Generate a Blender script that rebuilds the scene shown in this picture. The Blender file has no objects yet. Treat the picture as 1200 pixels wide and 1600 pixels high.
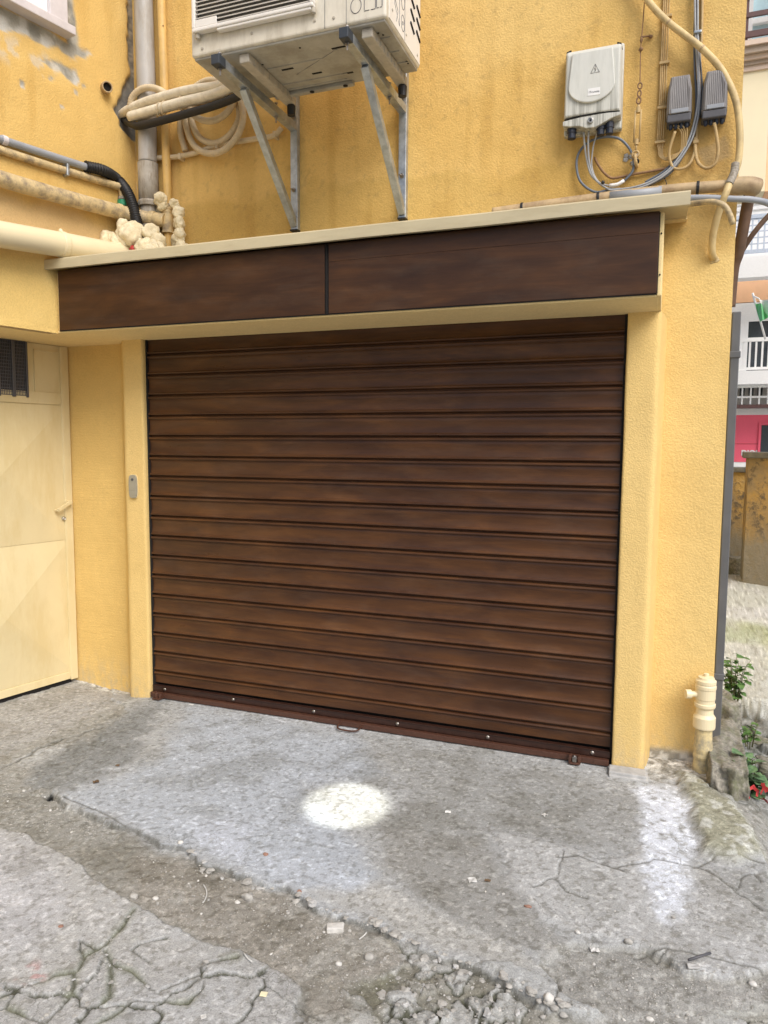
import bpy, bmesh, math, random
import numpy as np
from mathutils import Vector, Matrix, noise as mnoise

random.seed(7); rng = np.random.default_rng(11)
scene = bpy.context.scene
COL = scene.collection

# ------------------------------------------------------------------ camera (solved from the shutter rectangle)
F = 1142.0; CC = np.array([600., 800.])
Xa = -np.array([-2450-600., 676-800., F]); Xa /= np.linalg.norm(Xa)
Za = -np.array([555-600., 13443-800., F]); Za /= np.linalg.norm(Za)
Za = Za - Xa*np.dot(Xa, Za); Za /= np.linalg.norm(Za)
Ya = np.cross(Za, Xa)
RM = np.array([Xa, Ya, Za])
CP = np.array([2.82046, -3.54574, 1.51674])
UL = np.array([-.204, -.979, 0.]); UL /= np.linalg.norm(UL)      # direction of the left wing wall
NL = np.array([-UL[1], UL[0], 0.])                               # its outward normal (+x)
WY = .18                                                         # plane of the main facade
L0 = np.array([-.18, WY, 0.])
D0 = np.array([-.671, .093, 0.])                                 # steel door plane

def ray(p): return RM @ np.array([p[0]-CC[0], p[1]-CC[1], F])
def P(px, py, y=None, z=None, x=None, L=None, D=None):
    r = ray((px, py))
    if y is not None: t = (y-CP[1])/r[1]
    elif z is not None: t = (z-CP[2])/r[2]
    elif x is not None: t = (x-CP[0])/r[0]
    else:
        o = (L0 + NL*L) if L is not None else (D0 + NL*D)
        t = np.dot(NL, o-CP)/np.dot(NL, r)
    return CP + t*r
def PS(px, py, s):
    if isinstance(s, tuple):
        return P(px, py, **{s[0]: s[1]})
    return P(px, py, y=s)
def depth(w): return float((RM.T @ (np.asarray(w)-CP))[2])
def projv(V):
    q = (V-CP) @ RM
    zz = np.maximum(q[:, 2], .05)
    out = CC + F*q[:, :2]/zz[:, None]
    out[q[:, 2] < .1] = 1e5
    return out

cam_d = bpy.data.cameras.new('camera'); cam = bpy.data.objects.new('camera', cam_d); COL.objects.link(cam)
cam_d.sensor_fit = 'VERTICAL'; cam_d.sensor_height = 36; cam_d.lens = F/1600*36
cam_d.clip_start = .05; cam_d.clip_end = 400
M = Matrix.Identity(4)
for i in range(3):
    M[i][0] = RM[i, 0]; M[i][1] = -RM[i, 1]; M[i][2] = -RM[i, 2]; M[i][3] = CP[i]
cam.matrix_world = M
scene.camera = cam

# ------------------------------------------------------------------ numpy noise
def _hash(ix, iy, s):
    h = (ix.astype(np.int64)*374761393 + iy.astype(np.int64)*668265263 + s*974711) & 0x7fffffff
    h = ((h ^ (h >> 13))*1274126177) & 0x7fffffff
    return ((h ^ (h >> 16)) & 0xffff)/65535.
def vnoise(x, y, s=0):
    ix = np.floor(x); iy = np.floor(y); fx = x-ix; fy = y-iy
    fx = fx*fx*(3-2*fx); fy = fy*fy*(3-2*fy)
    a = _hash(ix, iy, s); b = _hash(ix+1, iy, s); c = _hash(ix, iy+1, s); d = _hash(ix+1, iy+1, s)
    return (a+(b-a)*fx)*(1-fy) + (c+(d-c)*fx)*fy
def fbm(x, y, o=4, s=0):
    t = 0; a = .5; n = 0
    for i in range(o):
        t = t + a*vnoise(x, y, s+i*17); n += a; a *= .5; x = x*2.03+3.1; y = y*2.03+1.7
    return t/n
def worley(x, y, s=0):
    ix = np.floor(x); iy = np.floor(y)
    f1 = np.full(x.shape, 9.); f2 = np.full(x.shape, 9.); cid = np.zeros(x.shape)
    for dx in (-1, 0, 1):
        for dy in (-1, 0, 1):
            cx = ix+dx; cy = iy+dy
            px = cx+.1+.8*_hash(cx, cy, s); py = cy+.1+.8*_hash(cx, cy, s+5)
            d = np.hypot(px-x, py-y); m = d < f1
            f2 = np.where(m, f1, np.minimum(f2, d)); cid = np.where(m, _hash(cx, cy, s+9), cid)
            f1 = np.where(m, d, f1)
    return f1, f2, cid
def cells(x, y, s=0):
    """Voronoi cells with the exact distance to the cell edge, cell id and offset from the cell point"""
    ix = np.floor(x); iy = np.floor(y); best = np.full(x.shape, 9.); bx = np.zeros(x.shape); by = np.zeros(x.shape); cid = np.zeros(x.shape)
    def pt(cx, cy): return cx+.08+.84*_hash(cx, cy, s), cy+.08+.84*_hash(cx, cy, s+5)
    for dx in (-1, 0, 1):
        for dy in (-1, 0, 1):
            cx = ix+dx; cy = iy+dy; qx, qy = pt(cx, cy); d = np.hypot(qx-x, qy-y); m = d < best
            best = np.where(m, d, best); bx = np.where(m, qx, bx); by = np.where(m, qy, by); cid = np.where(m, _hash(cx, cy, s+9), cid)
    e = np.full(x.shape, 9.)
    for dx in (-2, -1, 0, 1, 2):
        for dy in (-2, -1, 0, 1, 2):
            qx, qy = pt(ix+dx, iy+dy); vx, vy = qx-bx, qy-by; l = np.hypot(vx, vy)
            k = (((qx+bx)/2-x)*vx+((qy+by)/2-y)*vy)/np.maximum(l, 1e-6)
            e = np.where(l > 1e-6, np.minimum(e, k), e)
    return e, cid, x-bx, y-by
def sst(a, b, x):
    t = np.clip((x-a)/(b-a), 0, 1); return t*t*(3-2*t)
def polysdf(px, py, poly):
    n = len(poly); d = np.full(px.shape, 1e9); ins = np.zeros(px.shape, bool)
    for i in range(n):
        ax, ay = poly[i]; bx, by = poly[(i+1) % n]
        ex, ey = bx-ax, by-ay; wx = px-ax; wy = py-ay
        t = np.clip((wx*ex+wy*ey)/(ex*ex+ey*ey+1e-9), 0, 1)
        d = np.minimum(d, np.hypot(wx-ex*t, wy-ey*t))
        if abs(by-ay) > 1e-9:
            c = ((ay > py) != (by > py)) & (px < ex*(py-ay)/(by-ay)+ax); ins ^= c
    return np.where(ins, d, -d)
def linedist(px, py, pts):
    d = np.full(px.shape, 1e9)
    for (ax, ay), (bx, by) in zip(pts[:-1], pts[1:]):
        ex, ey = bx-ax, by-ay; wx = px-ax; wy = py-ay
        t = np.clip((wx*ex+wy*ey)/(ex*ex+ey*ey+1e-9), 0, 1)
        d = np.minimum(d, np.hypot(wx-ex*t, wy-ey*t))
    return d

# ------------------------------------------------------------------ mesh building
class MB:
    def __init__(s): s.bm = bmesh.new()
    def box(s, x0, x1, y0, y1, z0, z1, bev=0, seg=2):
        return s.obox(((x0+x1)/2, (y0+y1)/2, (z0+z1)/2), (abs(x1-x0), abs(y1-y0), abs(z1-z0)), None, bev, seg)
    def obox(s, c, size, rot=None, bev=0, seg=2):
        m = Matrix.Translation(Vector(c))
        if rot is not None: m = m @ rot.to_4x4()
        m = m @ Matrix.Diagonal((*size, 1))
        r = bmesh.ops.create_cube(s.bm, size=1, matrix=m)
        if bev:
            ed = list({e for v in r['verts'] for e in v.link_edges})
            bmesh.ops.bevel(s.bm, geom=ed, offset=bev, segments=seg, affect='EDGES', profile=.5)
        return s
    def beam(s, a, b, w, h, bev=0, up=(0, 0, 1)):
        a = Vector(a); b = Vector(b); d = (b-a); ln = d.length; d.normalize()
        u = Vector(up); x = d.cross(u).normalized(); z = x.cross(d)
        s.obox((a+b)/2, (w, ln, h), Matrix((x, d, z)).transposed(), bev); return s
    def tube(s, pts, r, n=12, cap=True, closed=False, smooth=True, hollow=False):
        pts = [Vector(p) for p in pts]; N = len(pts)
        rs = r if hasattr(r, '__len__') else [r]*N
        rings = []; up = None
        for i, p in enumerate(pts):
            if closed: t = pts[(i+1) % N]-pts[i-1]
            else: t = pts[min(i+1, N-1)]-pts[max(i-1, 0)]
            if t.length < 1e-9: t = Vector((0, 0, 1))
            t.normalize()
            if up is None:
                up = Vector((0, 0, 1)) if abs(t.z) < .9 else Vector((0, 1, 0))
            up = (up-t*up.dot(t)).normalized(); b = t.cross(up)
            rings.append([s.bm.verts.new(p+(up*math.cos(2*math.pi*k/n)+b*math.sin(2*math.pi*k/n))*rs[i]) for k in range(n)])
        for i in range(N if closed else N-1):
            A = rings[i]; B = rings[(i+1) % N]
            for k in range(n):
                f = s.bm.faces.new((A[k], B[k], B[(k+1) % n], A[(k+1) % n])); f.smooth = smooth
        if cap and not closed:
            if hollow != 'start': s.bm.faces.new(rings[0])
            if hollow != 'end': s.bm.faces.new(rings[-1][::-1])
        return s
    def lathe(s, prof, o, ax=(0, 0, 1), n=20):
        """prof: list of (distance along axis, radius)"""
        o = Vector(o); ax = Vector(ax).normalized()
        return s.tube_prof([(o+ax*d) for d, r in prof], [r for d, r in prof], ax, n)
    def tube_prof(s, pts, rs, ax, n):
        up = Vector((0, 0, 1)) if abs(ax.z) < .9 else Vector((0, 1, 0))
        up = (up-ax*up.dot(ax)).normalized(); b = ax.cross(up); rings = []
        for p, r in zip(pts, rs):
            rings.append([s.bm.verts.new(p+(up*math.cos(2*math.pi*k/n)+b*math.sin(2*math.pi*k/n))*max(r, 1e-4)) for k in range(n)])
        for A, B in zip(rings[:-1], rings[1:]):
            for k in range(n):
                f = s.bm.faces.new((A[k], B[k], B[(k+1) % n], A[(k+1) % n]))
        s.bm.faces.new(rings[0]); s.bm.faces.new(rings[-1][::-1])
        return s
    def prism(s, poly, o, ux, uy, dvec, bev=0):
        """polygon (a,b) in frame o+ux*a+uy*b extruded by dvec"""
        o = Vector(o); ux = Vector(ux); uy = Vector(uy); dv = Vector(dvec)
        A = [s.bm.verts.new(o+ux*a+uy*b) for a, b in poly]; B = [s.bm.verts.new(v.co+dv) for v in A]
        n = len(A); fs = [s.bm.faces.new(A), s.bm.faces.new(B[::-1])]
        for i in range(n): fs.append(s.bm.faces.new((A[i], B[i], B[(i+1) % n], A[(i+1) % n])))
        bmesh.ops.recalc_face_normals(s.bm, faces=fs)
        if bev:
            ed = list({e for f in fs for e in f.edges})
            bmesh.ops.bevel(s.bm, geom=ed, offset=bev, segments=2, affect='EDGES', profile=.5)
        return s
    def plan(s, poly, z0, z1, bev=0): return s.prism(poly, (0, 0, z0), (1, 0, 0), (0, 1, 0), (0, 0, z1-z0), bev)
    def poly(s, pts):
        f = s.bm.faces.new([s.bm.verts.new(Vector(p)) for p in pts]); return f
    def blob(s, c, r, amp=.25, fr=3., sub=3, sq=(1, 1, 1), smooth=True, seed=0):
        m = bmesh.ops.create_icosphere(s.bm, subdivisions=sub, radius=1)
        off = Vector((seed*7.13+c[0]*3, seed*3.7, seed*1.9))
        for v in m['verts']:
            d = v.co.normalized()
            k = 1+amp*(mnoise.fractal(d*fr*.5+off, 1., 2., 4)*1.3)
            v.co = Vector((c[0]+d.x*r*k*sq[0], c[1]+d.y*r*k*sq[1], c[2]+d.z*r*k*sq[2]))
        if smooth:
            for f in {f for v in m['verts'] for f in v.link_faces}: f.smooth = True
        return s

def catmull(pts, step=.012):
    p = [np.asarray(q, float) for q in pts]
    if len(p) < 3:
        n = max(2, int(np.linalg.norm(p[1]-p[0])/.1)); return [p[0]+(p[1]-p[0])*i/n for i in range(n+1)]
    p = [2*p[0]-p[1]]+p+[2*p[-1]-p[-2]]; out = []
    for i in range(1, len(p)-2):
        a, b, c, d = p[i-1:i+3]; n = max(2, int(np.linalg.norm(c-b)/step))
        for k in range(n):
            t = k/n
            out.append(.5*((2*b)+(c-a)*t+(2*a-5*b+4*c-d)*t*t+(3*b-a-3*c+d)*t**3))
    out.append(p[-2]); return out

ALL = []
def obj(name, mb, mt, parent=None, origin=None, smooth=None):
    if isinstance(mb, MB):
        me = bpy.data.meshes.new(name); mb.bm.normal_update(); mb.bm.to_mesh(me); mb.bm.free()
    else: me = mb
    n = len(me.vertices); co = np.empty(n*3, np.float32); me.vertices.foreach_get('co', co); co = co.reshape(-1, 3)
    lo = co.min(0); hi = co.max(0)
    o = np.array(origin, float) if origin is not None else np.array([(lo[0]+hi[0])/2, (lo[1]+hi[1])/2, lo[2] if parent is None else (lo[2]+hi[2])/2])
    co -= o.astype(np.float32); me.vertices.foreach_set('co', co.ravel()); me.update()
    ob = bpy.data.objects.new(name, me); COL.objects.link(ob)
    if mt: me.materials.append(mt)
    ob['wo'] = [float(v) for v in o]
    if parent is not None:
        ob.parent = parent; ob.location = Vector(o)-Vector(parent['wo'])
    else: ob.location = Vector(o)
    ALL.append(ob)
    return ob
def thing(name, loc, label, cat, group=None):
    o = bpy.data.objects.new(name, None); COL.objects.link(o); o.location = Vector(loc); o['wo'] = [float(v) for v in loc]
    o.empty_display_size = .05
    ALL.append(o)
    return tag(o, label, cat, group)
def tag(o, label, cat, group=None):
    o['label'] = label; o['category'] = cat
    if group: o['group'] = group
    return o
def structure(o): o['kind'] = 'structure'; return o

# ------------------------------------------------------------------ materials
class NT:
    def __init__(s, name):
        s.m = bpy.data.materials.new(name); s.m.use_nodes = True; s.t = s.m.node_tree
        s.b = s.t.nodes['Principled BSDF']
    def n(s, typ, **kw):
        nd = s.t.nodes.new('ShaderNode'+typ); ins = kw.pop('i', {})
        for k, v in kw.items(): setattr(nd, k, v)
        for k, v in ins.items(): s.set(nd.inputs[k], v)
        return nd
    def set(s, sock, v):
        if isinstance(v, bpy.types.NodeSocket): s.t.links.new(v, sock)
        elif isinstance(v, bpy.types.Node): s.t.links.new(v.outputs[0], sock)
        else:
            if hasattr(v, '__len__') and len(v) == 3 and sock.type == 'RGBA': v = (*v, 1)
            sock.default_value = v
    def pos(s, scale=(1, 1, 1)):
        g = s.n('NewGeometry')
        return s.n('Mapping', i={'Vector': g.outputs['Position'], 'Scale': scale})
    def noise(s, vec, scale, det=4, rough=.6, dist=0.):
        return s.n('TexNoise', i={'Vector': vec, 'Scale': scale, 'Detail': det, 'Roughness': rough, 'Distortion': dist})
    def math(s, op, a, b=0., clamp=False):
        nd = s.n('Math', operation=op, use_clamp=clamp); s.set(nd.inputs[0], a); s.set(nd.inputs[1], b); return nd
    def mix(s, fac, a, b, mode='MIX'):
        nd = s.n('Mix', data_type='RGBA', blend_type=mode); s.set(nd.inputs[0], fac); s.set(nd.inputs[6], a); s.set(nd.inputs[7], b)
        return nd.outputs[2]
    def ramp(s, fac, *stops):
        nd = s.n('ValToRGB'); e = nd.color_ramp.elements
        while len(e) < len(stops): e.new(.5)
        for el, (p, c) in zip(e, stops):
            el.position = p; el.color = (c, c, c, 1) if not hasattr(c, '__len__') else (*c, 1)
        s.set(nd.inputs[0], fac); return nd.outputs[0]
    def bump(s, h, strength=.3, dist=.01, prev=None):
        nd = s.n('Bump', i={'Height': h, 'Strength': strength, 'Distance': dist})
        if prev is not None: s.set(nd.inputs['Normal'], prev)
        return nd.outputs[0]
    def out(s, col=None, rough=None, normal=None, metal=None, **kw):
        if col is not None: s.set(s.b.inputs['Base Color'], col)
        if rough is not None: s.set(s.b.inputs['Roughness'], rough)
        if normal is not None: s.set(s.b.inputs['Normal'], normal)
        if metal is not None: s.set(s.b.inputs['Metallic'], metal)
        for k, v in kw.items(): s.set(s.b.inputs[k], v)
        return s.m

def simple(name, col, rough=.5, metal=0., var=.12, scale=30, bump=.0, dirt=None, dscale=6, dstretch=(1, 1, 1), damt=.5, spec=.5):
    t = NT(name); p = t.pos()
    nz = t.noise(p, scale, 5)
    c = t.mix(t.ramp(nz.outputs[0], (.3, 0.), (.7, 1.)), tuple(x*(1-var) for x in col), tuple(min(1, x*(1+var)) for x in col))
    if dirt is not None:
        q = t.pos(dstretch); dz = t.noise(q, dscale, 8, .72)
        c = t.mix(t.math('MULTIPLY', t.ramp(dz.outputs[0], (.46, 0.), (.62, 1.)), damt), c, dirt)
    nrm = t.bump(nz.outputs[0], .6, bump) if bump else None
    return t.out(c, t.ramp(nz.outputs[0], (.3, max(.05, rough-.08)), (.7, min(1, rough+.08))), nrm, metal, **{'Specular IOR Level': spec})

def stucco(name, col, col2, fine=85., fstr=.5, fdist=.006, lines=False, attr=False, big=.25):
    t = NT(name); p = t.pos()
    if attr:
        base = t.n('Attribute', attribute_name='tint').outputs['Color']
    else:
        lg = t.noise(p, 1.7, 6, .6)
        base = t.mix(t.ramp(lg.outputs[0], (.3, 0.), (.72, 1.)), col, col2)
    fn = t.noise(p, fine, 3, .55); md = t.noise(p, 9, 6, .65)
    base = t.mix(.7, base, t.mix(fn.outputs[0], (.78, .76, .72), (1.18, 1.18, 1.16)), 'MULTIPLY')
    base = t.mix(.6, base, t.mix(md.outputs[0], (.86, .85, .82), (1.13, 1.13, 1.12)), 'MULTIPLY')
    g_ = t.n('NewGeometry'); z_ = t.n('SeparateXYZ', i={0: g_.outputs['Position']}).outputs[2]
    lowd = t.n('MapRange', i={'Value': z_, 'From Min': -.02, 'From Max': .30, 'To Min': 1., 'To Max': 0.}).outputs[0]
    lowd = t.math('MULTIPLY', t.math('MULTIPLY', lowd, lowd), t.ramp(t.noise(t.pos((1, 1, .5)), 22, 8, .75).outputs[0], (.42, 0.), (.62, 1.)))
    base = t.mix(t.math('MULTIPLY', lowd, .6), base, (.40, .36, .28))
    n1 = t.bump(md.outputs[0], big, .008)
    if lines:
        q = t.pos((3, 3, 60)); ln = t.noise(q, 1.3, 5, .6, 1.2)
        n1 = t.bump(t.ramp(ln.outputs[0], (.42, 0.), (.6, 1.)), .22, .004, n1)
    n2 = t.bump(t.ramp(fn.outputs[0], (.35, 0.), (.7, 1.)), fstr, fdist, n1)
    return t.out(base, .88, n2, **{'Specular IOR Level': .25})

def wood(name, pitch=None, z0=0., gain=1., rough=.31):
    t = NT(name); g = t.n('NewGeometry'); sp = t.n('SeparateXYZ', i={0: g.outputs['Position']})
    x, z = sp.outputs[0], sp.outputs[2]
    if pitch:
        k = t.math('FLOOR', t.math('DIVIDE', t.math('SUBTRACT', z, z0), pitch))
        wn = t.n('TexWhiteNoise', noise_dimensions='1D', i={'W': k})
        x = t.math('ADD', x, t.math('MULTIPLY', wn.outputs[0], 13.))
    v = t.n('CombineXYZ', i={0: x, 1: 0., 2: z})
    m1 = t.n('Mapping', i={'Vector': v, 'Scale': (1.5, 1, 13)})
    n1 = t.noise(m1, 1.0, 6, .62, .9)
    m2 = t.n('Mapping', i={'Vector': v, 'Scale': (4.5, 1, 190)})
    n2 = t.noise(m2, 1.0, 4, .6, .3)
    m3 = t.n('Mapping', i={'Vector': v, 'Scale': (3.1, 1, 9)})
    n3 = t.noise(m3, 1.0, 3, .5, .9)
    a = t.math('ADD', t.math('MULTIPLY', n1.outputs[0], .62), t.math('MULTIPLY', n3.outputs[0], .38))
    c = t.ramp(a, (.28, tuple(q*gain for q in (.030, .0125, .0072))), (.46, tuple(q*gain for q in (.053, .0225, .0102))),
               (.60, tuple(q*gain for q in (.080, .0335, .0125))), (.78, tuple(q*gain for q in (.13, .057, .019))))
    c = t.mix(.6, c, t.mix(n2.outputs[0], (.6, .6, .6), (1.4, 1.38, 1.36)), 'MULTIPLY')
    du = t.noise(t.pos((1, 1, 3)), 3.5, 7, .7)
    c = t.mix(t.math('MULTIPLY', t.ramp(du.outputs[0], (.5, 0.), (.75, 1.)), .05), c, (.32, .27, .22))
    return t.out(c, t.ramp(du.outputs[0], (.3, rough-.05), (.7, rough+.14)), t.bump(n2.outputs[0], .15, .0006), **{'Specular IOR Level': .33})

YEL = (.73, .53, .215); YEL2 = (.78, .575, .245)
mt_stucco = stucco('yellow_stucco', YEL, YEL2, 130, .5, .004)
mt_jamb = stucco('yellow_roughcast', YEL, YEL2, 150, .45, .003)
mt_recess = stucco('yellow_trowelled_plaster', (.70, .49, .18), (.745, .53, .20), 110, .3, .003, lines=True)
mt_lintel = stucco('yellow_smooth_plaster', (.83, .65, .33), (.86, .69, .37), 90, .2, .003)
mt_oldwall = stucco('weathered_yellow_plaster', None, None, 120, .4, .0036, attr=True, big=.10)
mt_wood = wood('wood_print_shutter', .1173, .153, 1.17)
mt_fascia = wood('wood_print_panel', None, 0, .85, .42)
mt_brownmetal = simple('brown_painted_steel', (.075, .032, .020), .42, 0, .2, 60, .0005)
mt_darkbrown = simple('dark_brown_metal', (.035, .014, .009), .4, 0, .2)
mt_black = simple('black_rubber', (.012, .012, .013), .55, 0, .2)
mt_gap = simple('dark_gap', (.006, .005, .005), .9)
mt_bolt = simple('steel_bolt', (.30, .28, .26), .35, .9, .2)
mt_galv = simple('galvanised_steel', (.46, .505, .55), .42, .75, .22, 18, .0, (.30, .33, .36), 25, (1, 1, 1), .6)
mt_capblue = simple('dark_blue_plastic_cap', (.035, .043, .055), .5)
mt_ac = simple('ivory_painted_sheet', (.70, .655, .55), .45, 0, .05, 12, 0, (.42, .37, .28), 5, (3, 3, .6), .45)
mt_acside = simple('white_painted_sheet', (.76, .73, .68), .42, 0, .04, 12)
mt_acpan = simple('dirty_grey_pan', (.40, .385, .34), .6, 0, .12, 9, .001, (.22, .20, .16), 5, (1, 1, 1), .6)
mt_acfoot = simple('dusty_beige_steel', (.43, .39, .32), .65, 0, .15, 30)
mt_fin = simple('grey_fins', (.17, .16, .145), .6)
mt_canopy = simple('beige_folded_sheet', (.52, .455, .30), .45, 0, .05, 4, 0, (.36, .30, .18), 5, (.6, 1, 3), .35)
mt_door = simple('cream_yellow_paint', (.70, .60, .36), .42, 0, .04, 5, .0, (.60, .47, .22), 3, (2, 2, .5), .5)
mt_white = simple('white_paint', (.80, .80, .79), .45, 0, .04)
mt_lilac = simple('lilac_grey_stone', (.60, .565, .575), .6, 0, .08, 15)
mt_pane = simple('pale_shutter_slat', (.72, .77, .83), .35, 0, .03)
mt_greypipe = simple('grey_plastic_pipe', (.40, .385, .36), .45, 0, .06, 8, 0, (.27, .23, .17), 4, (4, 4, 1), .55)
mt_greyold = simple('stained_grey_pipe', (.34, .31, .26), .6, 0, .15, 20, .001, (.18, .14, .09), 9, (4, 4, 1), .75)
mt_conduit = simple('blue_grey_conduit', (.30, .32, .35), .45, 0, .08, 12)
mt_yellowpipe = simple('ochre_painted_pipe', (.64, .42, .14), .5, 0, .08, 14, 0, (.42, .28, .10), 7, (3, 3, 1), .5)
mt_stained = simple('rust_stained_cream_pipe', (.58, .45, .24), .55, 0, .2, 20, .001, (.24, .19, .14), 13, (1, 1, 1), .95)
mt_creampipe = simple('cream_plastic_pipe', (.76, .66, .44), .38, 0, .03, 6)
mt_white_ins = simple('white_pipe_insulation', (.74, .68, .54), .6, 0, .08, 22, .0015, (.42, .35, .24), 16, (1, 1, 1), .4)
mt_hose = simple('dusty_beige_hose', (.58, .48, .32), .6, 0, .1, 22)
mt_foam = simple('expanded_foam', (.76, .68, .48), .85, 0, .16, 34, .008, (.56, .42, .20), 16, (1, 1, 1), .45, .2)
mt_green = simple('green_plastic', (.03, .28, .14), .4)
mt_red = simple('red_plastic', (.42, .035, .035), .5)
mt_cable = simple('grey_cable', (.36, .375, .39), .45, 0, .1)
mt_bluecable = simple('dark_blue_grey_cable', (.13, .155, .19), .45)
mt_beigecable = simple('painted_beige_cable', (.52, .37, .17), .65, 0, .12, 40, 0, (.33, .22, .1), 12)
mt_bigconduit = simple('yellowed_conduit', (.64, .49, .24), .6, 0, .1, 14, .001, (.36, .26, .13), 9, (1, 1, 1), .6)
mt_rust = simple('rusty_wire', (.26, .15, .075), .75, .1, .25, 60)
mt_copper = simple('rust_stained_pipe', (.50, .37, .21), .6, .1, .25, 18, .002, (.20, .13, .075), 9, (1, 1, 1), .8)
mt_brownpipe = simple('dark_brown_pipe', (.13, .075, .045), .6, 0, .25, 18)
mt_cab = None
mt_box = None
mt_boxdark = simple('dark_grey_plastic', (.085, .085, .095), .55)
mt_gland = simple('navy_black_gland', (.012, .018, .035), .45)
mt_steel = simple('brushed_steel', (.45, .44, .41), .35, .8, .1)
mt_plate = simple('grey_key_switch', (.36, .345, .29), .4, .3, .08)
mt_ds = simple('grey_square_downspout', (.115, .12, .128), .4, 0, .1, 8)
mt_stone = simple('rough_stone', (.235, .22, .185), .95, 0, .5, 55, .010, (.12, .13, .065), 11, (1, 1, 1), .75)
mt_slab = simple('grey_mortar_slab', (.46, .46, .45), .9, 0, .15, 30, .004, (.25, .25, .25), 8)
mt_pebble = simple('grey_pebble', (.36, .35, .325), .9, 0, .3, 40, .002)
mt_pebble2 = simple('pale_pebble', (.56, .55, .52), .9, 0, .15, 50, .002)
mt_brick = simple('brick_chip', (.30, .17, .125), .9, 0, .2, 40)
mt_paper = simple('crumpled_paper', (.58, .58, .56), .8, 0, .15, 60, .001, (.36, .35, .32), 40)
mt_deadleaf = simple('dead_leaf', (.12, .075, .04), .8, 0, .25)
mt_flake = simple('cream_flake', (.72, .66, .45), .8)
mt_pink = simple('pink_shop_panel', (.86, .12, .19), .45, 0, .03)
mt_orange = simple('orange_render', (.95, .58, .34), .85, 0, .05, 5)
mt_cream = simple('cream_render', (.90, .80, .56), .85, 0, .03, 3)
mt_bwhite = simple('white_render', (.92, .92, .91), .8, 0, .03)
mt_bgrey = simple('pale_grey_slat', (.82, .815, .79), .6, 0, .05)
mt_bglass = simple('dark_glass', (.05, .06, .07), .12, 0, .1)
mt_skyglass = simple('pale_blue_glass', (.48, .66, .72), .15, 0, .05)
mt_bbrown = simple('dark_brown_rail', (.12, .06, .055), .5)
mt_mould = simple('taupe_moulding', (.42, .34, .27), .8, 0, .08)
mt_mould2 = simple('pink_beige_moulding', (.70, .56, .46), .8, 0, .05)
mt_leaf = None

def leafmat(name, a, b):
    t = NT(name); oi = t.noise(t.pos(), 38, 2)
    c = t.mix(t.ramp(oi.outputs[0], (.35, 0.), (.65, 1.)), a, b)
    return t.out(c, .5, None, **{'Transmission Weight': 0., 'Subsurface Weight': .0})
mt_leaf = leafmat('leaf_green', (.045, .11, .025), (.13, .24, .06))
mt_leaf2 = leafmat('leaf_bluegreen', (.06, .13, .06), (.16, .27, .12))
mt_stem = simple('weed_stem', (.13, .13, .05), .7)

def ribmat():
    t = NT('ribbed_grey_plastic'); g = t.n('NewGeometry'); sp = t.n('SeparateXYZ', i={0: g.outputs['Position']})
    s = t.math('SINE', t.math('MULTIPLY', sp.outputs[0], 2*math.pi/.0075))
    nz = t.noise(t.pos((1, 1, .4)), 14, 6, .7)
    c = t.mix(t.ramp(nz.outputs[0], (.35, 0.), (.7, 1.)), (.16, .155, .16), (.245, .235, .23))
    return t.out(c, .6, t.bump(s, .5, .002))
mt_box = ribmat()
def cabmat():
    t = NT('weathered_white_cabinet'); g = t.n('NewGeometry'); sp = t.n('SeparateXYZ', i={0: g.outputs['Position']})
    st = t.noise(t.pos((70, 70, 2.5)), 1., 5, .7)
    low = t.n('MapRange', i={'Value': sp.outputs[2], 'From Min': 3.0, 'From Max': 3.30, 'To Min': 1., 'To Max': 0.}).outputs[0]
    f = t.math('MULTIPLY', t.ramp(st.outputs[0], (.42, 0.), (.62, 1.)), low)
    c = t.mix(t.math('MULTIPLY', f, .85, True), (.60, .60, .55), (.13, .125, .10))
    gr = t.noise(t.pos((1, 1, 1)), 7, 6, .7)
    c = t.mix(t.math('MULTIPLY', gr.outputs[0], .3), c, (.44, .46, .40))
    return t.out(c, .5)
mt_cab = cabmat()
mt_cabpanel = simple('pale_cabinet_panel', (.63, .635, .59), .45, 0, .03, 8, 0, (.50, .51, .46), 5, (8, 8, 1), .4)

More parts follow.
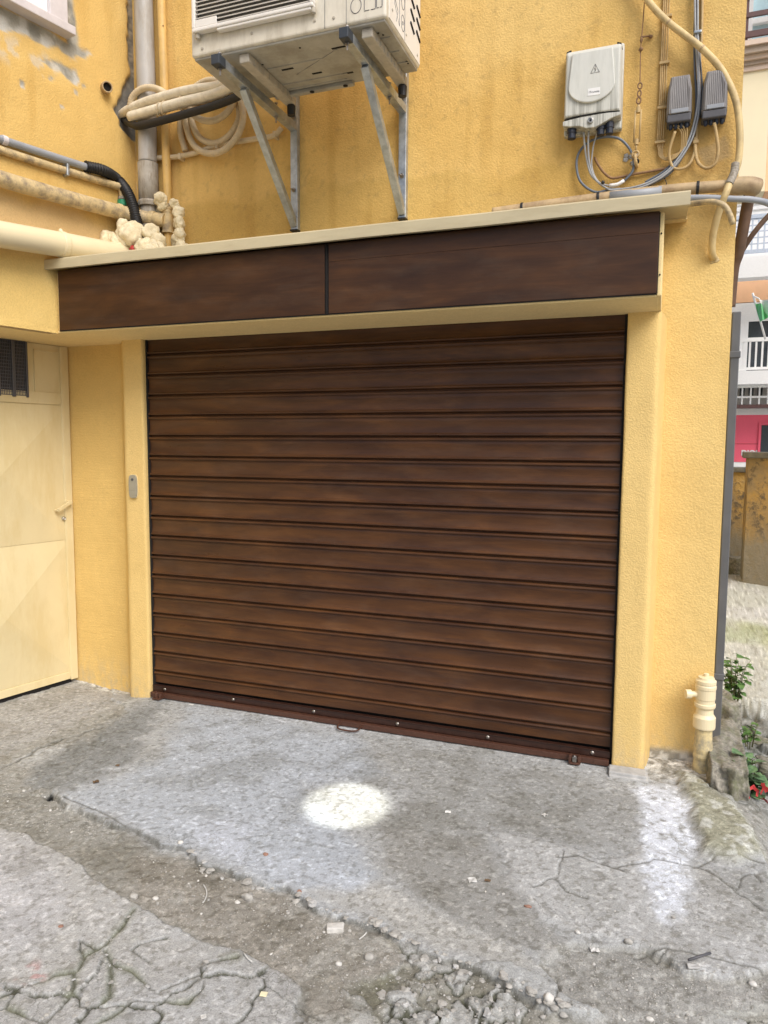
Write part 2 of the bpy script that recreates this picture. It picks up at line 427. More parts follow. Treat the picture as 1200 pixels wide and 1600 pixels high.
def groundmat():
    t = NT('broken_concrete'); p = t.pos()
    base = t.n('Attribute', attribute_name='tint').outputs['Color']
    f1 = t.noise(p, 210, 4, .75); f2 = t.noise(p, 34, 9, .75); f3 = t.noise(p, 420, 2, .5)
    base = t.mix(.85, base, t.mix(t.ramp(f1.outputs[0], (.33, 0.), (.67, 1.)), (.66, .66, .65), (1.34, 1.34, 1.34)), 'MULTIPLY')
    base = t.mix(.8, base, t.mix(t.ramp(f2.outputs[0], (.32, 0.), (.68, 1.)), (.86, .855, .845), (1.13, 1.13, 1.13)), 'MULTIPLY')
    vo = t.n('TexVoronoi', i={'Vector': p, 'Scale': 95., 'Randomness': 1.})
    sp = t.ramp(vo.outputs['Distance'], (.12, 1.), (.2, 0.))
    gate = t.ramp(vo.outputs['Color'], (.70, 0.), (.74, 1.))
    base = t.mix(t.math('MULTIPLY', t.math('MULTIPLY', sp, gate), .55), base, (.70, .69, .66))
    vo2 = t.n('TexVoronoi', i={'Vector': p, 'Scale': 58., 'Randomness': 1.})
    sp2 = t.ramp(vo2.outputs['Distance'], (.10, 1.), (.2, 0.)); gate2 = t.ramp(vo2.outputs['Color'], (.7, 0.), (.75, 1.))
    base = t.mix(t.math('MULTIPLY', t.math('MULTIPLY', sp2, gate2), .55), base, (.10, .095, .085))
    ed = t.n('TexVoronoi', feature='DISTANCE_TO_EDGE', i={'Vector': t.n('Mapping', i={'Vector': t.mix(.06, p, t.noise(p, 20, 5).outputs[1])}), 'Scale': 7.5, 'Randomness': 1.})
    gt = t.ramp(t.noise(p, 1.9, 4, .6).outputs[0], (.50, 0.), (.60, 1.))
    hair = t.math('MULTIPLY', t.ramp(ed.outputs[0], (.0, 1.), (.014, 0.)), gt)
    base = t.mix(t.math('MULTIPLY', hair, .6), base, (.10, .095, .08))
    n1 = t.bump(f2.outputs[0], .16, .010); n2 = t.bump(f1.outputs[0], .55, .004, n1)
    return t.out(base, .93, n2, **{'Specular IOR Level': .2})
mt_ground = groundmat()

# ------------------------------------------------------------------ painted grids (per-vertex tint worked out in world space)
def grid_mesh(name, V, nu, nv, tint):
    me = bpy.data.meshes.new(name); n = nu*nv
    me.vertices.add(n); me.vertices.foreach_set('co', V.astype(np.float32).ravel())
    i = np.arange(n).reshape(nv, nu)
    q = np.stack([i[:-1, :-1], i[:-1, 1:], i[1:, 1:], i[1:, :-1]], -1).reshape(-1, 4)
    nf = len(q); me.loops.add(nf*4); me.loops.foreach_set('vertex_index', q.ravel().astype(np.int32))
    me.polygons.add(nf); me.polygons.foreach_set('loop_start', np.arange(0, nf*4, 4, dtype=np.int32))
    me.polygons.foreach_set('use_smooth', np.ones(nf, bool))
    me.update(calc_edges=True)
    a = me.color_attributes.new('tint', 'FLOAT_COLOR', 'POINT')
    rgba = np.ones((n, 4), np.float32); rgba[:, :3] = np.clip(tint, 0.003, .95); a.data.foreach_set('color', rgba.ravel())
    return me
def lay(T, m, c, k=1.):
    m = (m*k)[:, None]; return T*(1-m)+np.array(c)*m
def mul(T, m, c):
    m = m[:, None]; return T*(1-m+m*np.array(c))

# ---------------- ground
def axis(lo, hi, step, far0, far1, g=1.09, g1=1.03):
    a = list(np.arange(lo, hi+step/2, step)); s = step; v = a[-1]
    while v < far1: s *= g1; v += s; a.append(v)
    s = step; v = lo; b = []
    while v > far0: s *= g; v -= s; b.append(v)
    return np.array(b[::-1]+a)
gx = axis(-.95, 3.45, .005, -80, 80); gy = axis(-2.3, .25, .005, -40, 80)
NX, NY = len(gx), len(gy)
XX, YY = np.meshgrid(gx, gy); X = XX.ravel(); Y = YY.ravel()
px, py = projv(np.stack([X, Y, 0*X], 1)).T
wn1 = (fbm(X*9, Y*9, 5, 3)-.5); wn2 = (fbm(X*9+40, Y*9, 5, 8)-.5)
rough = fbm(X*18, Y*18, 4, 21)-.5
wx = px+wn1*40+rough*10; wy = py+wn2*24+rough*6
def reg(poly, soft=4., warp=1.):
    x_ = px+(wx-px)*warp; y_ = py+(wy-py)*warp
    return sst(-soft, soft, polysdf(x_, y_, poly))
big = fbm(X*2.3, Y*2.3, 5, 31); mid = fbm(X*7, Y*7, 5, 37); fin = fbm(X*40, Y*40, 3, 41)
T = np.tile(np.array([.32, .31, .28]), (len(X), 1)); H = (big-.5)*.012+(mid-.5)*.006
T = lay(T, sst(.45, .62, mid), (.27, .255, .22), .7)
slabA = reg([(76, 1240), (130, 1175), (200, 1110), (150, 1040), (1010, 1050), (1012, 1212), (1085, 1225), (1140, 1250), (1195, 1335), (1215, 1500), (1150, 1524), (1075, 1512), (1000, 1476), (900, 1462), (850, 1500), (880, 1548), (950, 1580), (860, 1570), (780, 1528), (700, 1494), (640, 1474), (590, 1442), (520, 1420), (455, 1396), (440, 1386), (320, 1346), (300, 1327), (190, 1289)], 1.6)
H += slabA*.012-.0185
T = lay(T, slabA, (.385, .385, .375))
blue = reg([(92, 1240), (250, 1180), (300, 1105), (420, 1120), (560, 1150), (600, 1210), (480, 1230), (560, 1330), (600, 1436), (455, 1392), (330, 1345), (190, 1287)], 22)
T = lay(T, blue, (.425, .45, .485), .85)
T = lay(T, reg([(300, 1270), (390, 1290), (385, 1345), (310, 1325)], 14), (.47, .49, .53), .7)
darkA = reg([(560, 1165), (960, 1212), (1003, 1225), (1000, 1310), (935, 1328), (800, 1300), (740, 1290), (690, 1345), (640, 1380), (600, 1290), (640, 1230)], 24)
T = lay(T, darkA, (.315, .31, .29), .8)
duct = reg([(600, 1290), (740, 1300), (800, 1370), (850, 1440), (870, 1470), (820, 1480), (720, 1440), (640, 1390), (590, 1350)], 16)
T = lay(T, duct, (.30, .29, .265), .85)
paleA = reg([(590, 1380), (700, 1430), (820, 1480), (850, 1505), (770, 1505), (690, 1480), (600, 1436), (470, 1390)], 12)
T = lay(T, paleA, (.42, .405, .37), .8)
slabR = reg([(765, 1292), (850, 1312), (945, 1347), (1000, 1322), (1085, 1346), (1150, 1386), (1197, 1440), (1210, 1500), (1150, 1521), (1080, 1508), (1010, 1478), (960, 1458), (900, 1452), (845, 1432), (800, 1362)], 6)
H += slabR*.007; T = lay(T, slabR, (.44, .435, .42), .92)
T = lay(T, reg([(880, 1340), (960, 1360), (975, 1420), (940, 1440), (890, 1400)], 9), (.36, .355, .335), .7)
lime = reg([(1000, 1228), (1030, 1220), (1062, 1222), (1086, 1275), (1078, 1345), (1068, 1425), (1040, 1438), (1008, 1385), (998, 1300)], 16)
limen = lime*sst(.33, .5, fbm(X*26, Y*26, 5, 77)+lime*.12)
T = lay(T, limen, (.72, .745, .80), .85)
wet = reg([(50, 1185), (150, 1142), (215, 1100), (262, 1092), (222, 1150), (195, 1188), (150, 1216), (92, 1240), (36, 1222)], 10)
T = lay(T, wet, (.235, .238, .23), .85); T = lay(T, reg([(20, 1180), (60, 1165), (104, 1158), (104, 1166), (60, 1186), (30, 1192)], 5, .4), (.46, .46, .45), .7)
T = lay(T, reg([(-80, 1130), (60, 1078), (130, 1062), (195, 1086), (120, 1130), (-20, 1180)], 8), (.385, .375, .36), .8)
lowL = reg([(-60, 1190), (30, 1225), (90, 1242), (190, 1290), (215, 1330), (120, 1310), (-60, 1280)], 10)
T = lay(T, lowL, (.29, .28, .25), .8)
slabB = reg([(-400, 1290), (0, 1288), (60, 1308), (120, 1340), (165, 1378), (200, 1402), (270, 1442), (360, 1486), (420, 1500), (472, 1532), (452, 1562), (485, 1605), (470, 1900), (-600, 1900)], 1.6)
H += slabB*.011
T = lay(T, slabB, (.425, .415, .395))
T = lay(T, slabB*sst(.5, .75, big), (.46, .46, .455), .6)
T = lay(T, slabB*reg([(-50, 1300), (60, 1310), (110, 1400), (60, 1480), (-50, 1500)], 30), (.47, .465, .48), .5)
slabC = reg([(478, 1578), (540, 1567), (580, 1570), (606, 1590), (590, 1700), (460, 1700)], 3); H += slabC*.011; T = lay(T, slabC, (.43, .42, .39))
dirt = reg([(215, 1332), (310, 1338), (430, 1394), (520, 1424), (600, 1448), (640, 1482), (700, 1500), (770, 1535), (840, 1580), (760, 1600), (735, 1545), (640, 1500), (560, 1535), (545, 1580), (480, 1578), (472, 1532), (400, 1495), (330, 1462), (240, 1420), (190, 1382)], 9)
T = lay(T, dirt*(1-slabA), (.315, .29, .25), .85)
T = lay(T, dirt*(1-slabA)*sst(.5, .66, mid), (.26, .24, .205), .75)
T = lay(T, dirt*(1-slabA)*sst(.55, .7, fbm(X*15, Y*15, 5, 91)), (.36, .345, .31), .7)
dirt2 = reg([(850, 1470), (960, 1470), (1060, 1512), (1150, 1530), (1230, 1520), (1230, 1700), (960, 1700), (950, 1590), (870, 1530)], 12)
T = lay(T, dirt2, (.30, .29, .265), .8); T = lay(T, dirt2*sst(.48, .7, fbm(X*12, Y*12, 5, 97)), (.40, .39, .36), .75)
T = lay(T, reg([(1110, 1570), (1160, 1560), (1230, 1540), (1230, 1640), (1100, 1640)], 8), (.41, .41, .375), .8)
slabS = reg([(757, 1505), (800, 1503), (872, 1535), (948, 1577), (928, 1588), (860, 1566), (790, 1531)], 3, .6)
H += slabS*.012; T = lay(T, slabS, (.415, .415, .40), .9)
# rubble and moss patch, lower middle
rub = reg([(540, 1540), (640, 1498), (740, 1512), (800, 1545), (850, 1600), (840, 1700), (570, 1700), (590, 1580)], 14)
f1, f2, cid = worley(X*20+wn1*2.6+rough*.8, Y*20+wn2*2.6, 5)
e = sst(.02, .22, f2-f1)
H += rub*(e*sst(.35, .6, cid)*(.004+cid*.012)-.004)
T = lay(T, rub*(1-e*sst(.35, .6, cid)), (.17, .16, .115), .85); T = lay(T, rub*e*sst(.5, .7, cid), (.40, .395, .37), .85)
T = lay(T, rub*sst(.5, .62, big+.2*mid-.1), (.15, .155, .085), .5)
# Voronoi break-up of the old concrete at the bottom left, plus the long cracks one can follow
jx = rough*.05+wn1*.05; jy = (fbm(X*22+9, Y*22, 4, 23)-.5)*.05+wn2*.05
ce, gid, ox, oy = cells((X+jx)*4.3, (Y+jy)*4.3, 15); ce = ce/4.3
ce2, gid2, ox2, oy2 = cells((X+jx)*11, (Y+jy)*11, 25); ce2 = ce2/11
low = reg([(-600, 1560), (60, 1530), (130, 1485), (210, 1505), (330, 1500), (380, 1490), (475, 1530), (500, 1700), (-600, 1900)], 10)
low2 = (reg([(600, 1450), (690, 1492), (790, 1530), (860, 1572), (940, 1592), (1040, 1600), (1200, 1560), (1260, 1700), (560, 1700), (600, 1580), (640, 1500)], 10))
gap = .0015+.011*sst(.42, .75, fbm(X*3.1, Y*3.1, 4, 44)); gap2 = .002+.007*sst(.4, .7, fbm(X*4.1+5, Y*4.1, 4, 46))
ck = np.maximum(low*(1-sst(gap*.5, gap*.5+.005, ce)), low2*(1-slabA)*(1-sst(gap2*.5, gap2*.5+.005, ce2))*(gid2 > .25))
pit = low2*(1-slabA)*(gid2 < .42)
H += low*((gid-.5)*.013+ox*.006*(gid-.5)+oy*.008*(.5-gid)); H += low2*(1-slabA)*((gid2-.4)*.007+ox2*.006*(gid2-.5))
T = mul(T, low, (.93, .93, .93)); T = T*(1+(.10*low*(gid-.5)*2)[:, None]); T = lay(T, low2*(1-slabA)*(gid2 > .42), (.405, .40, .38), .75); T = lay(T, pit, (.25, .235, .195), .7)

cracks = [[(-20, 1556), (40, 1540), (80, 1522), (120, 1515), (130, 1490), (150, 1478), (165, 1470), (200, 1430), (210, 1416)],
          [(165, 1480), (175, 1500), (190, 1510), (210, 1515), (235, 1540), (250, 1550)], [(250, 1545), (290, 1525), (315, 1515), (325, 1500), (372, 1496)],
          [(115, 1520), (112, 1545), (95, 1570), (70, 1594)], [(10, 1570), (40, 1582), (70, 1594), (76, 1610)], [(115, 1602), (140, 1570), (172, 1555), (175, 1505)],
          [(140, 1600), (180, 1580), (210, 1560), (240, 1562), (290, 1565), (315, 1540), (317, 1528)], [(128, 1492), (126, 1465), (150, 1478)],
          [(235, 1500), (205, 1480), (215, 1470), (260, 1462)]]
fine_cracks = [[(990, 1487), (1040, 1479), (1090, 1491), (1192, 1512)], [(962, 1357), (1000, 1350), (1020, 1341), (1100, 1356), (1150, 1391), (1192, 1420)],
               [(1085, 1355), (1120, 1338), (1150, 1340), (1195, 1345)], [(1150, 1390), (1158, 1372), (1178, 1362), (1190, 1375)], [(870, 1340), (905, 1338), (950, 1352), (975, 1362)],
               [(870, 1375), (885, 1392), (920, 1402)], [(880, 1330), (876, 1355), (872, 1372), (835, 1384)], [(1010, 1480), (1025, 1492), (1045, 1480)],
               [(100, 1242), (150, 1262), (200, 1290)], [(872, 1510), (872, 1560)], [(160, 1130), (60, 1165), (0, 1195)]]
wpx = px+(wx-px)*.16+rough*7; wpy = py+(wy-py)*.16+rough*5
for c in cracks: ck = np.maximum(ck, 1-sst(.5, 3.0, linedist(wpx, wpy, c)-6*(mid-.46)))
fk = np.zeros(len(X))
for c in fine_cracks: fk = np.maximum(fk, 1-sst(.3, 2.2, linedist(wpx, wpy, c)))
edgeA = 1-sst(.5, 3.4, np.abs(linedist(wx, wy, [(76, 1240), (190, 1289), (300, 1327), (320, 1346), (440, 1386), (455, 1396), (520, 1420), (590, 1442), (640, 1474), (700, 1494), (780, 1528), (860, 1570)])))
fk = np.maximum(fk, .95*edgeA*sst(.33, .5, mid))  # crack plus a painted shadow line along the apron's broken lower edge
H -= ck*.010+fk*.005
T = lay(T, ck, (.075, .075, .048), .95); T = lay(T, fk, (.12, .115, .095), .75)
near = sst(4., 10, linedist(wpx, wpy, cracks[0])); T = lay(T, (1-sst(2, 14, np.minimum.reduce([linedist(wpx, wpy, c) for c in cracks])))*sst(.4, .6, mid), (.23, .235, .165), .5)
# mossy hump and the drop at the building corner
hump = reg([(1062, 1212), (1112, 1226), (1160, 1266), (1194, 1330), (1150, 1346), (1100, 1333), (1080, 1270)], 12, .5)
H += hump*.03; T = lay(T, hump, (.33, .32, .225), .85); T = lay(T, hump*sst(.52, .66, fbm(X*22, Y*22, 5, 55)), (.60, .60, .55), .8)
cor = sst(3.05, 3.13, X+.03*(mid-.5))*sst(-.25, -.08, Y)*(1-sst(-.05, .1, Y-1.9))
alley = sst(3.02, 3.2, X)*sst(-.28, -.05, Y)
H -= sst(3.23, 3.33, X+.06*wn1)*sst(-.55, -.42, Y+.1*wn1)*.06
f1, f2, cid = worley(X*8+wn1, Y*8+wn2, 71)
H += cor*((cid-.5)*.07*sst(0, .25, f2-f1))
T = lay(T, cor, (.21, .205, .18)); T = lay(T, cor*sst(.4, .6, fbm(X*10, Y*10, 5, 63)), (.34, .335, .31), .8); T = lay(T, cor*(1-sst(0, .12, f2-f1)), (.06, .065, .04), .7)
pale = sst(1.15, 1.35, Y+.3*wn1)*sst(3.0, 3.1, X)
H = H*(1-.8*pale); T = lay(T, pale, (.50, .495, .445)); T = lay(T, pale*sst(2.6, 3.0, Y+.5*wn1)*(1-sst(3.2, 3.7, Y+.5*wn1)), (.33, .37, .20), .6); T = lay(T, pale*sst(.52, .7, fbm(X*3+9, Y*1.3, 5, 66)+.1*(Y > 3)), (.36, .38, .20), .55)
T = lay(T, pale*sst(3.3, 3.9, Y), (.55, .55, .55), .6); T = lay(T, pale*sst(.58, .66, fbm(X*11, Y*6, 5, 69)), (.42, .41, .34), .35)
# ground by the left pier falls a little, white lime dust along the walls
H -= np.exp(-(((X+.28)/.25)**2+((Y-.1)/.14)**2))*.045
flat = sst(-.5, -.06, Y)*sst(-.1, .05, X)*(1-sst(2.6, 2.75, X)); H = H*(1-flat)+(-.002+.25*H)*flat; H = np.where((Y > -.06) & (X > 0) & (X < 2.66), np.minimum(H, -.001), H)
wl = (1-sst(.015, .05, np.abs(Y-.09)+.05*(mid-.5)))*((X < -.2) & (X > -.7)); T = lay(T, wl*sst(.4, .55, fin), (.66, .65, .62), .8)
wr = (1-sst(.03, .16, np.abs(Y-.14)+.2*(mid-.5)))*((X > 2.8) & (X < 3.1)); T = lay(T, wr*sst(.42, .55, fbm(X*30, Y*30, 4, 88)), (.68, .67, .64), .85)
H += wr*.015
# blotches, scuffs, red paint specks
T = mul(T, sst(.5, .75, fbm(X*5.5+3, Y*5.5, 6, 101))*(1-alley), (.80, .79, .76)); T = mul(T, sst(.55, .75, fbm(X*1.6+3, Y*4.5, 6, 103)), (1.13, 1.13, 1.14))
T = lay(T, reg([(40, 1505), (60, 1500), (66, 1530), (45, 1545), (25, 1530)], 8)*sst(.4, .6, fin), (.45, .22, .20), .6)
T = mul(T, sst(.60, .68, fbm(X*60, Y*60, 3, 105)), (.72, .71, .68)); T = mul(T, sst(.64, .70, fbm(X*75+9, Y*75, 3, 107)), (1.35, 1.35, 1.35))
hole = np.exp(-(((px-78)/7)**2+((py-1237)/4)**2)); T = lay(T, sst(.3, .7, hole), (.01, .01, .01)); H -= hole*.03
H += (fin-.5)*.0035*(1+1.5*(1-slabA)*(1-slabB)) + (fbm(X*90, Y*90, 2, 43)-.5)*.002
H -= (1-slabA)*(1-slabB)*(1-alley)*(py > 1235)*.004
T = T*np.array([.905, .935, .97])
far = sst(8, 20, np.hypot(X-2.8, Y+3.5)); H *= (1-far)
V = np.stack([X, Y, H], 1)
ground = structure(obj('ground', grid_mesh('ground', V, NX, NY, T), mt_ground, origin=(0, 0, 0)))
HG = H.reshape(NY, NX)
def gh(x, y):
    i = min(max(np.searchsorted(gx, x), 1), NX-1); j = min(max(np.searchsorted(gy, y), 1), NY-1); return float(HG[j, i])
def G(px_, py_):
    p = P(px_, py_, z=0.); p = P(px_, py_, z=gh(p[0], p[1])); return Vector((p[0], p[1], gh(p[0], p[1])))

# ------------------------------------------------------------------ the yellow building
bld = thing('yellow_building', (1.3, .6, 0), 'yellow stucco building corner with brown roller shutter, cream steel door and wood-print fascia', 'building')
ZT = 6.0
# main facade, painted grid
def facade(o, u, lu, z0, z1, step, nrm, tintf, name, parent):
    nu = int(lu/step)+1; nv = int((z1-z0)/step)+1
    a, b = np.meshgrid(np.linspace(0, lu, nu), np.linspace(z0, z1, nv)); a = a.ravel(); b = b.ravel()
    Vv = np.array(o)[None]+a[:, None]*np.array(u)[None]; Vv = Vv.copy(); Vv[:, 2] = b
    q = projv(Vv); tint, hh = tintf(a, b, q[:, 0], q[:, 1])
    Vv += hh[:, None]*np.array(nrm)[None]
    return obj(name, grid_mesh(name, Vv, nu, nv, tint), mt_oldwall, parent)
def tint_main(a, b, px, py):
    n1 = fbm(a*5, b*5, 5, 5)-.5; n2 = fbm(a*5+30, b*5, 5, 9)-.5; g = fbm(a*1.6, b*1.6, 5, 12)
    wx = px+n1*60; wy = py+n2*50
    old = np.tile(np.array([.69, .46, .155]), (len(a), 1))
    old = lay(old, sst(.42, .65, g), (.745, .515, .19), .8)
    st = fbm(a*14, b*1.2, 5, 19); old = mul(old, sst(.5, .72, st), (.89, .86, .80))
    right = sst(560, 760, wx); old = lay(old, right*sst(.3, .6, g), (.76, .54, .215), .6)
    soot = sst(-6, 6, polysdf(wx, wy, [(150, 330), (290, 322), (430, 303), (480, 296), (640, 280), (760, 268), (880, 262), (980, 262), (1060, 300), (1060, 420), (150, 450)]))
    old = mul(old, soot, (.87, .86, .79))
    old = mul(old, sst(-30, 30, polysdf(wx, wy, [(1000, 60), (1060, 90), (1140, 100), (1140, 260), (1060, 310), (950, 330), (930, 250), (1000, 190)])), (.82, .77, .70))
    old = mul(old, sst(-8, 8, polysdf(px, py, [(320, 0), (600, 0), (640, 130), (600, 260), (480, 300), (330, 180)])), (.97, .96, .93))  # soft shade around and below the air conditioner, put into the wall tint
    old = lay(old, sst(-3, 3, polysdf(px+n1*20, py+n2*20, [(1085, 235), (1130, 215), (1140, 240), (1100, 262)])), (.48, .36, .20), .6)
    sp = sst(.70, .76, fbm(a*38, b*30, 3, 25)); old = lay(old, sp, (.36, .24, .10), .28)
    new = np.tile(np.array([.74, .535, .215]), (len(a), 1)); new = lay(new, sst(.45, .6, g), (.78, .58, .245), .7)
    isnew = sst(2.36, 2.44, b+.02*n1)
    Tt = new*(1-isnew[:, None])+old*isnew[:, None]
    base = 1-sst(-.0, .035, b+.06*n1-.015*(a > 2.9)); Tt = lay(Tt, base*(fbm(a*30, b*30, 4, 4) > .47), (.66, .65, .62)); Tt = lay(Tt, base*(fbm(a*30, b*30, 4, 4) <= .47), (.30, .29, .26))
    # plaster broken away behind the conduit beside the corner
    hh = (fbm(a*2.2, b*2.2, 4, 51)-.5)*.012+(fbm(a*24, b*24, 3, 52)-.5)*.0022
    rel = sst(.52, .56, fbm(a*9, b*9, 4, 57))*isnew*.0012
    edge = sst(0, .02, a)*sst(0, .03, 3.281-a)
    return Tt, hh*edge+rel*edge
facade((-.18, WY, 0), (1, 0, 0), 3.281, 1.9, ZT, .0125, (0, -1, 0), tint_main, 'facade_wall', bld)
def tint_pier(a, b, px, py): return tint_main(a+2.96, b, px, py)
facade((2.78, WY, 0), (1, 0, 0), .321, -.35, 1.9, .0125, (0, -1, 0), tint_pier, 'corner_pier', bld)
b = MB(); b.box(-.18, 3.099, WY+.012, 6, 2.0, ZT); b.box(2.70, 3.099, WY+.012, 6, -.4, 2.0); b.box(-1.3, 0., .32, 6, -.3, 2.0)
obj('side_wall', b, mt_stucco, bld)
# left wing wall
def tint_left(a, b, px, py):
    n1 = fbm(a*7, b*7, 5, 5)-.5; n2 = fbm(a*7+30, b*7, 5, 9)-.5; g = fbm(a*2, b*2, 5, 112)
    wx = px+n1*22; wy = py+n2*22
    t = np.tile(np.array([.69, .47, .165]), (len(a), 1)); t = lay(t, sst(.4, .62, g), (.735, .525, .205), .9)
    t = mul(t, sst(.5, .7, fbm(a*12, b*1.5, 5, 119)), (.92, .89, .83))
    new = 1-sst(2.49, 2.53, b+.03*n1)
    t = lay(t, sst(-8, 8, polysdf(wx, wy, [(-80, 285), (100, 325), (215, 380), (70, 402), (-80, 400)])), (.62, .45, .25), .7)
    patch = sst(-2.5, 2.5, polysdf(wx, wy, [(-40, 0), (0, 12), (105, 62), (96, 0), (94, -40), (110, -40), (113, 0), (118, 40), (122, 70), (140, 85), (131, 93), (118, 88), (112, 94), (100, 86), (90, 73), (70, 76), (40, 60), (0, 44), (-40, 30)]))
    patch = np.maximum(patch, sst(-2, 2, polysdf(wx, wy, [(56, 90), (80, 97), (105, 107), (119, 112), (126, 125), (121, 136), (110, 128), (95, 115), (75, 104)])))
    for (cx, cy, r) in ((32, 128, 5), (75, 118, 4), (120, 147, 3), (132, 138, 3), (100, 165, 3)): patch = np.maximum(patch, 1-sst(r-2, r+2, np.hypot(wx-cx, wy-cy)))
    pc = fbm(a*16, b*16, 5, 33)
    t = lay(t, patch, (.38, .37, .33)); t = lay(t, patch*sst(.5, .62, pc), (.60, .60, .58), .8); t = lay(t, patch*sst(.45, .3, pc), (.22, .22, .20), .7)
    halo = sst(-16, 4, polysdf(wx, wy, [(0, 60), (60, 90), (110, 100), (60, 110), (0, 85), (-40, 60)])); t = lay(t, halo*sst(.5, .6, pc), (.60, .56, .48), .6)
    rub = sst(-2, 2, polysdf(px+n1*26, py+n2*16, [(194, -60), (240, -60), (240, 235), (206, 222), (196, 210), (191, 184), (183, 165), (192, 138), (202, 118), (197, 60)]))
    t = lay(t, rub, (.30, .255, .19)); t = lay(t, rub*sst(.5, .6, fbm(a*40, b*40, 4, 35)), (.15, .135, .11), .9)
    t = lay(t, rub*sst(110, 150, py), (.15, .15, .145), .8)
    t = lay(t, new, (.75, .535, .195)); t = lay(t, new*sst(.45, .6, g), (.79, .58, .23), .7)
    hh = (fbm(a*2.4, b*2.4, 4, 51)-.5)*.014*(b > 2.15)*sst(.0, .05, a)-patch*.004-rub*(.012+.018*fbm(a*30, b*30, 4, 36))*sst(0, .02, a)+(fbm(a*22, b*22, 3, 52)-.5)*.0022
    return t, hh
facade(L0, UL, 3.2, 2.115, ZT, .0125, NL, tint_left, 'wing_wall', bld)
b = MB(); q = [L0-NL*.06, L0+UL*3.2-NL*.06, L0+UL*3.2-NL*.9, L0-NL*.9]
b.plan([(p[0], p[1]) for p in q], 2.1152, ZT); obj('wing_core', b, mt_lintel, bld)
# door wall beyond the door
# left pier: recess wall swinging out to the jamb
def rounded(pts, z0, z1, mt, name, amp=.003, nz=90, sub=.012):
    """vertical wall strip through plan points with a hand-plastered wobble"""
    c = catmull([np.array([p[0], p[1], 0.]) for p in pts], sub) if len(pts) > 2 else pts
    nu = len(c); zs = np.linspace(z0, z1, nz); me = MB(); rows = []
    for z in zs:
        row = []
        for i, p in enumerate(c):
            k = mnoise.noise(Vector((p[0]*4, p[1]*4, z*3)))*amp+mnoise.noise(Vector((p[0]*20, p[1]*20, z*14)))*amp*.35
            row.append(me.bm.verts.new((p[0]+k*.5, p[1]+k, z)))
        rows.append(row)
    for A, B in zip(rows[:-1], rows[1:]):
        for i in range(nu-1):
            f = me.bm.faces.new((A[i], A[i+1], B[i+1], B[i])); f.smooth = True
    return me
lp = [(-.74, .10), (-.6, .10), (-.45, .10), (-.34, .10), (-.27, .097), (-.245, .085), (-.19, .03), (-.15, -.018), (-.135, -.027), (-.12, -.03), (-.06, -.03), (-.012, -.03), (-.004, -.026), (0, -.018), (0, .0), (0, .04), (0, .1)]
rec = rounded(lp[:7], -.12, 2.1149, None, '', .006)
obj('recess_wall', rec, mt_recess, bld)
obj('jamb_pilaster', rounded(lp[6:], -.10, 2.1149, None, '', .0035), mt_jamb, bld)
rp = [(2.661, .1), (2.661, .0), (2.661, -.02), (2.664, -.027), (2.672, -.03), (2.72, -.03), (2.775, -.03), (2.79, -.027), (2.80, -.018), (2.806, .0), (2.818, .09), (2.83, .2)]
obj('jamb_pilaster', rounded(rp, -.06, 2.1149, None, '', .0035), mt_jamb, bld)
# lintel
b = MB(); b.box(-.36, 2.79, -.352, WY+.02, 2.115, 2.44, .006); b.box(-.285, 2.783, -.368, -.34, 2.1145, 2.128, .004)
b.plan([(-.29, -.34), (-.2, .25), (-1.3, .35), (-1.4, -.2)], 2.1156, 2.2)
obj('lintel', b, mt_lintel, bld)
b = MB(); qe0 = P(1036, 340, y=.14); qe1 = P(1074, 338, y=.14); b.box(qe0[0], qe1[0], .14, WY+.01, qe0[2], 2.545, .004); obj('wall_ledge', b, mt_lintel, bld)
b = MB(); b.box(2.784, 2.801, -.366, WY, 2.118, 2.442, .004); obj('lintel_end', b, mt_lintel, bld)
# fascia panels
for x0, x1 in ((-.262, 1.3265), (1.3475, 2.783)):
    b = MB()
    if x0 < 0: b.box(x0, x1, -.379, -.36, 2.127, 2.4435, .0015)
    else: b.box(x0, x1, -.379, -.36, 2.127, 2.362, .0012); b.box(x0, x1, -.379, -.36, 2.3625, 2.4435, .0012)
    obj('fascia_panel', b, mt_fascia, bld)
b = MB(); b.box(1.3275, 1.3465, -.376, -.355, 2.124, 2.443); b.box(1.333, 1.341, -.381, -.37, 2.126, 2.443); b.box(-.268, 2.786, -.372, -.353, 2.1285, 2.44)
b.box(-.266, 2.784, -.377, -.36, 2.1225, 2.1268)
obj('panel_trim', b, mt_gap, bld)
for z in (2.2, 2.36):
    b = MB(); b.lathe([(0, .004), (.003, .003)], (2.7925, -.366, z), (0, -1, 0), 8); obj('panel_screw', b, mt_gap, bld)
# canopy: folded sheet metal with front lip
b = MB(); cpz = 2.444
prof = [(-.405, cpz), (-.425, cpz), (-.425, cpz+.047), (-.418, cpz+.054), (WY, cpz+.12), (WY, cpz+.114), (-.41, cpz+.046), (-.421, cpz+.04), (-.421, cpz+.004), (-.405, cpz+.004)]
nseg = 40; rows = []
for i in range(nseg+1):
    x = -.335+(2.893+.335)*i/nseg; w = .0035*mnoise.noise(Vector((x*2.2, 0, 3)))
    rows.append([b.bm.verts.new((x, y+w*.6, z+w)) for y, z in prof])
for A, B in zip(rows[:-1], rows[1:]):
    for k in range(len(prof)): b.bm.faces.new((A[k], B[k], B[(k+1) % len(prof)], A[(k+1) % len(prof)]))
b.bm.faces.new(rows[0]); b.bm.faces.new(rows[-1][::-1]); bmesh.ops.recalc_face_normals(b.bm, faces=b.bm.faces)
obj('canopy', b, mt_canopy, bld)

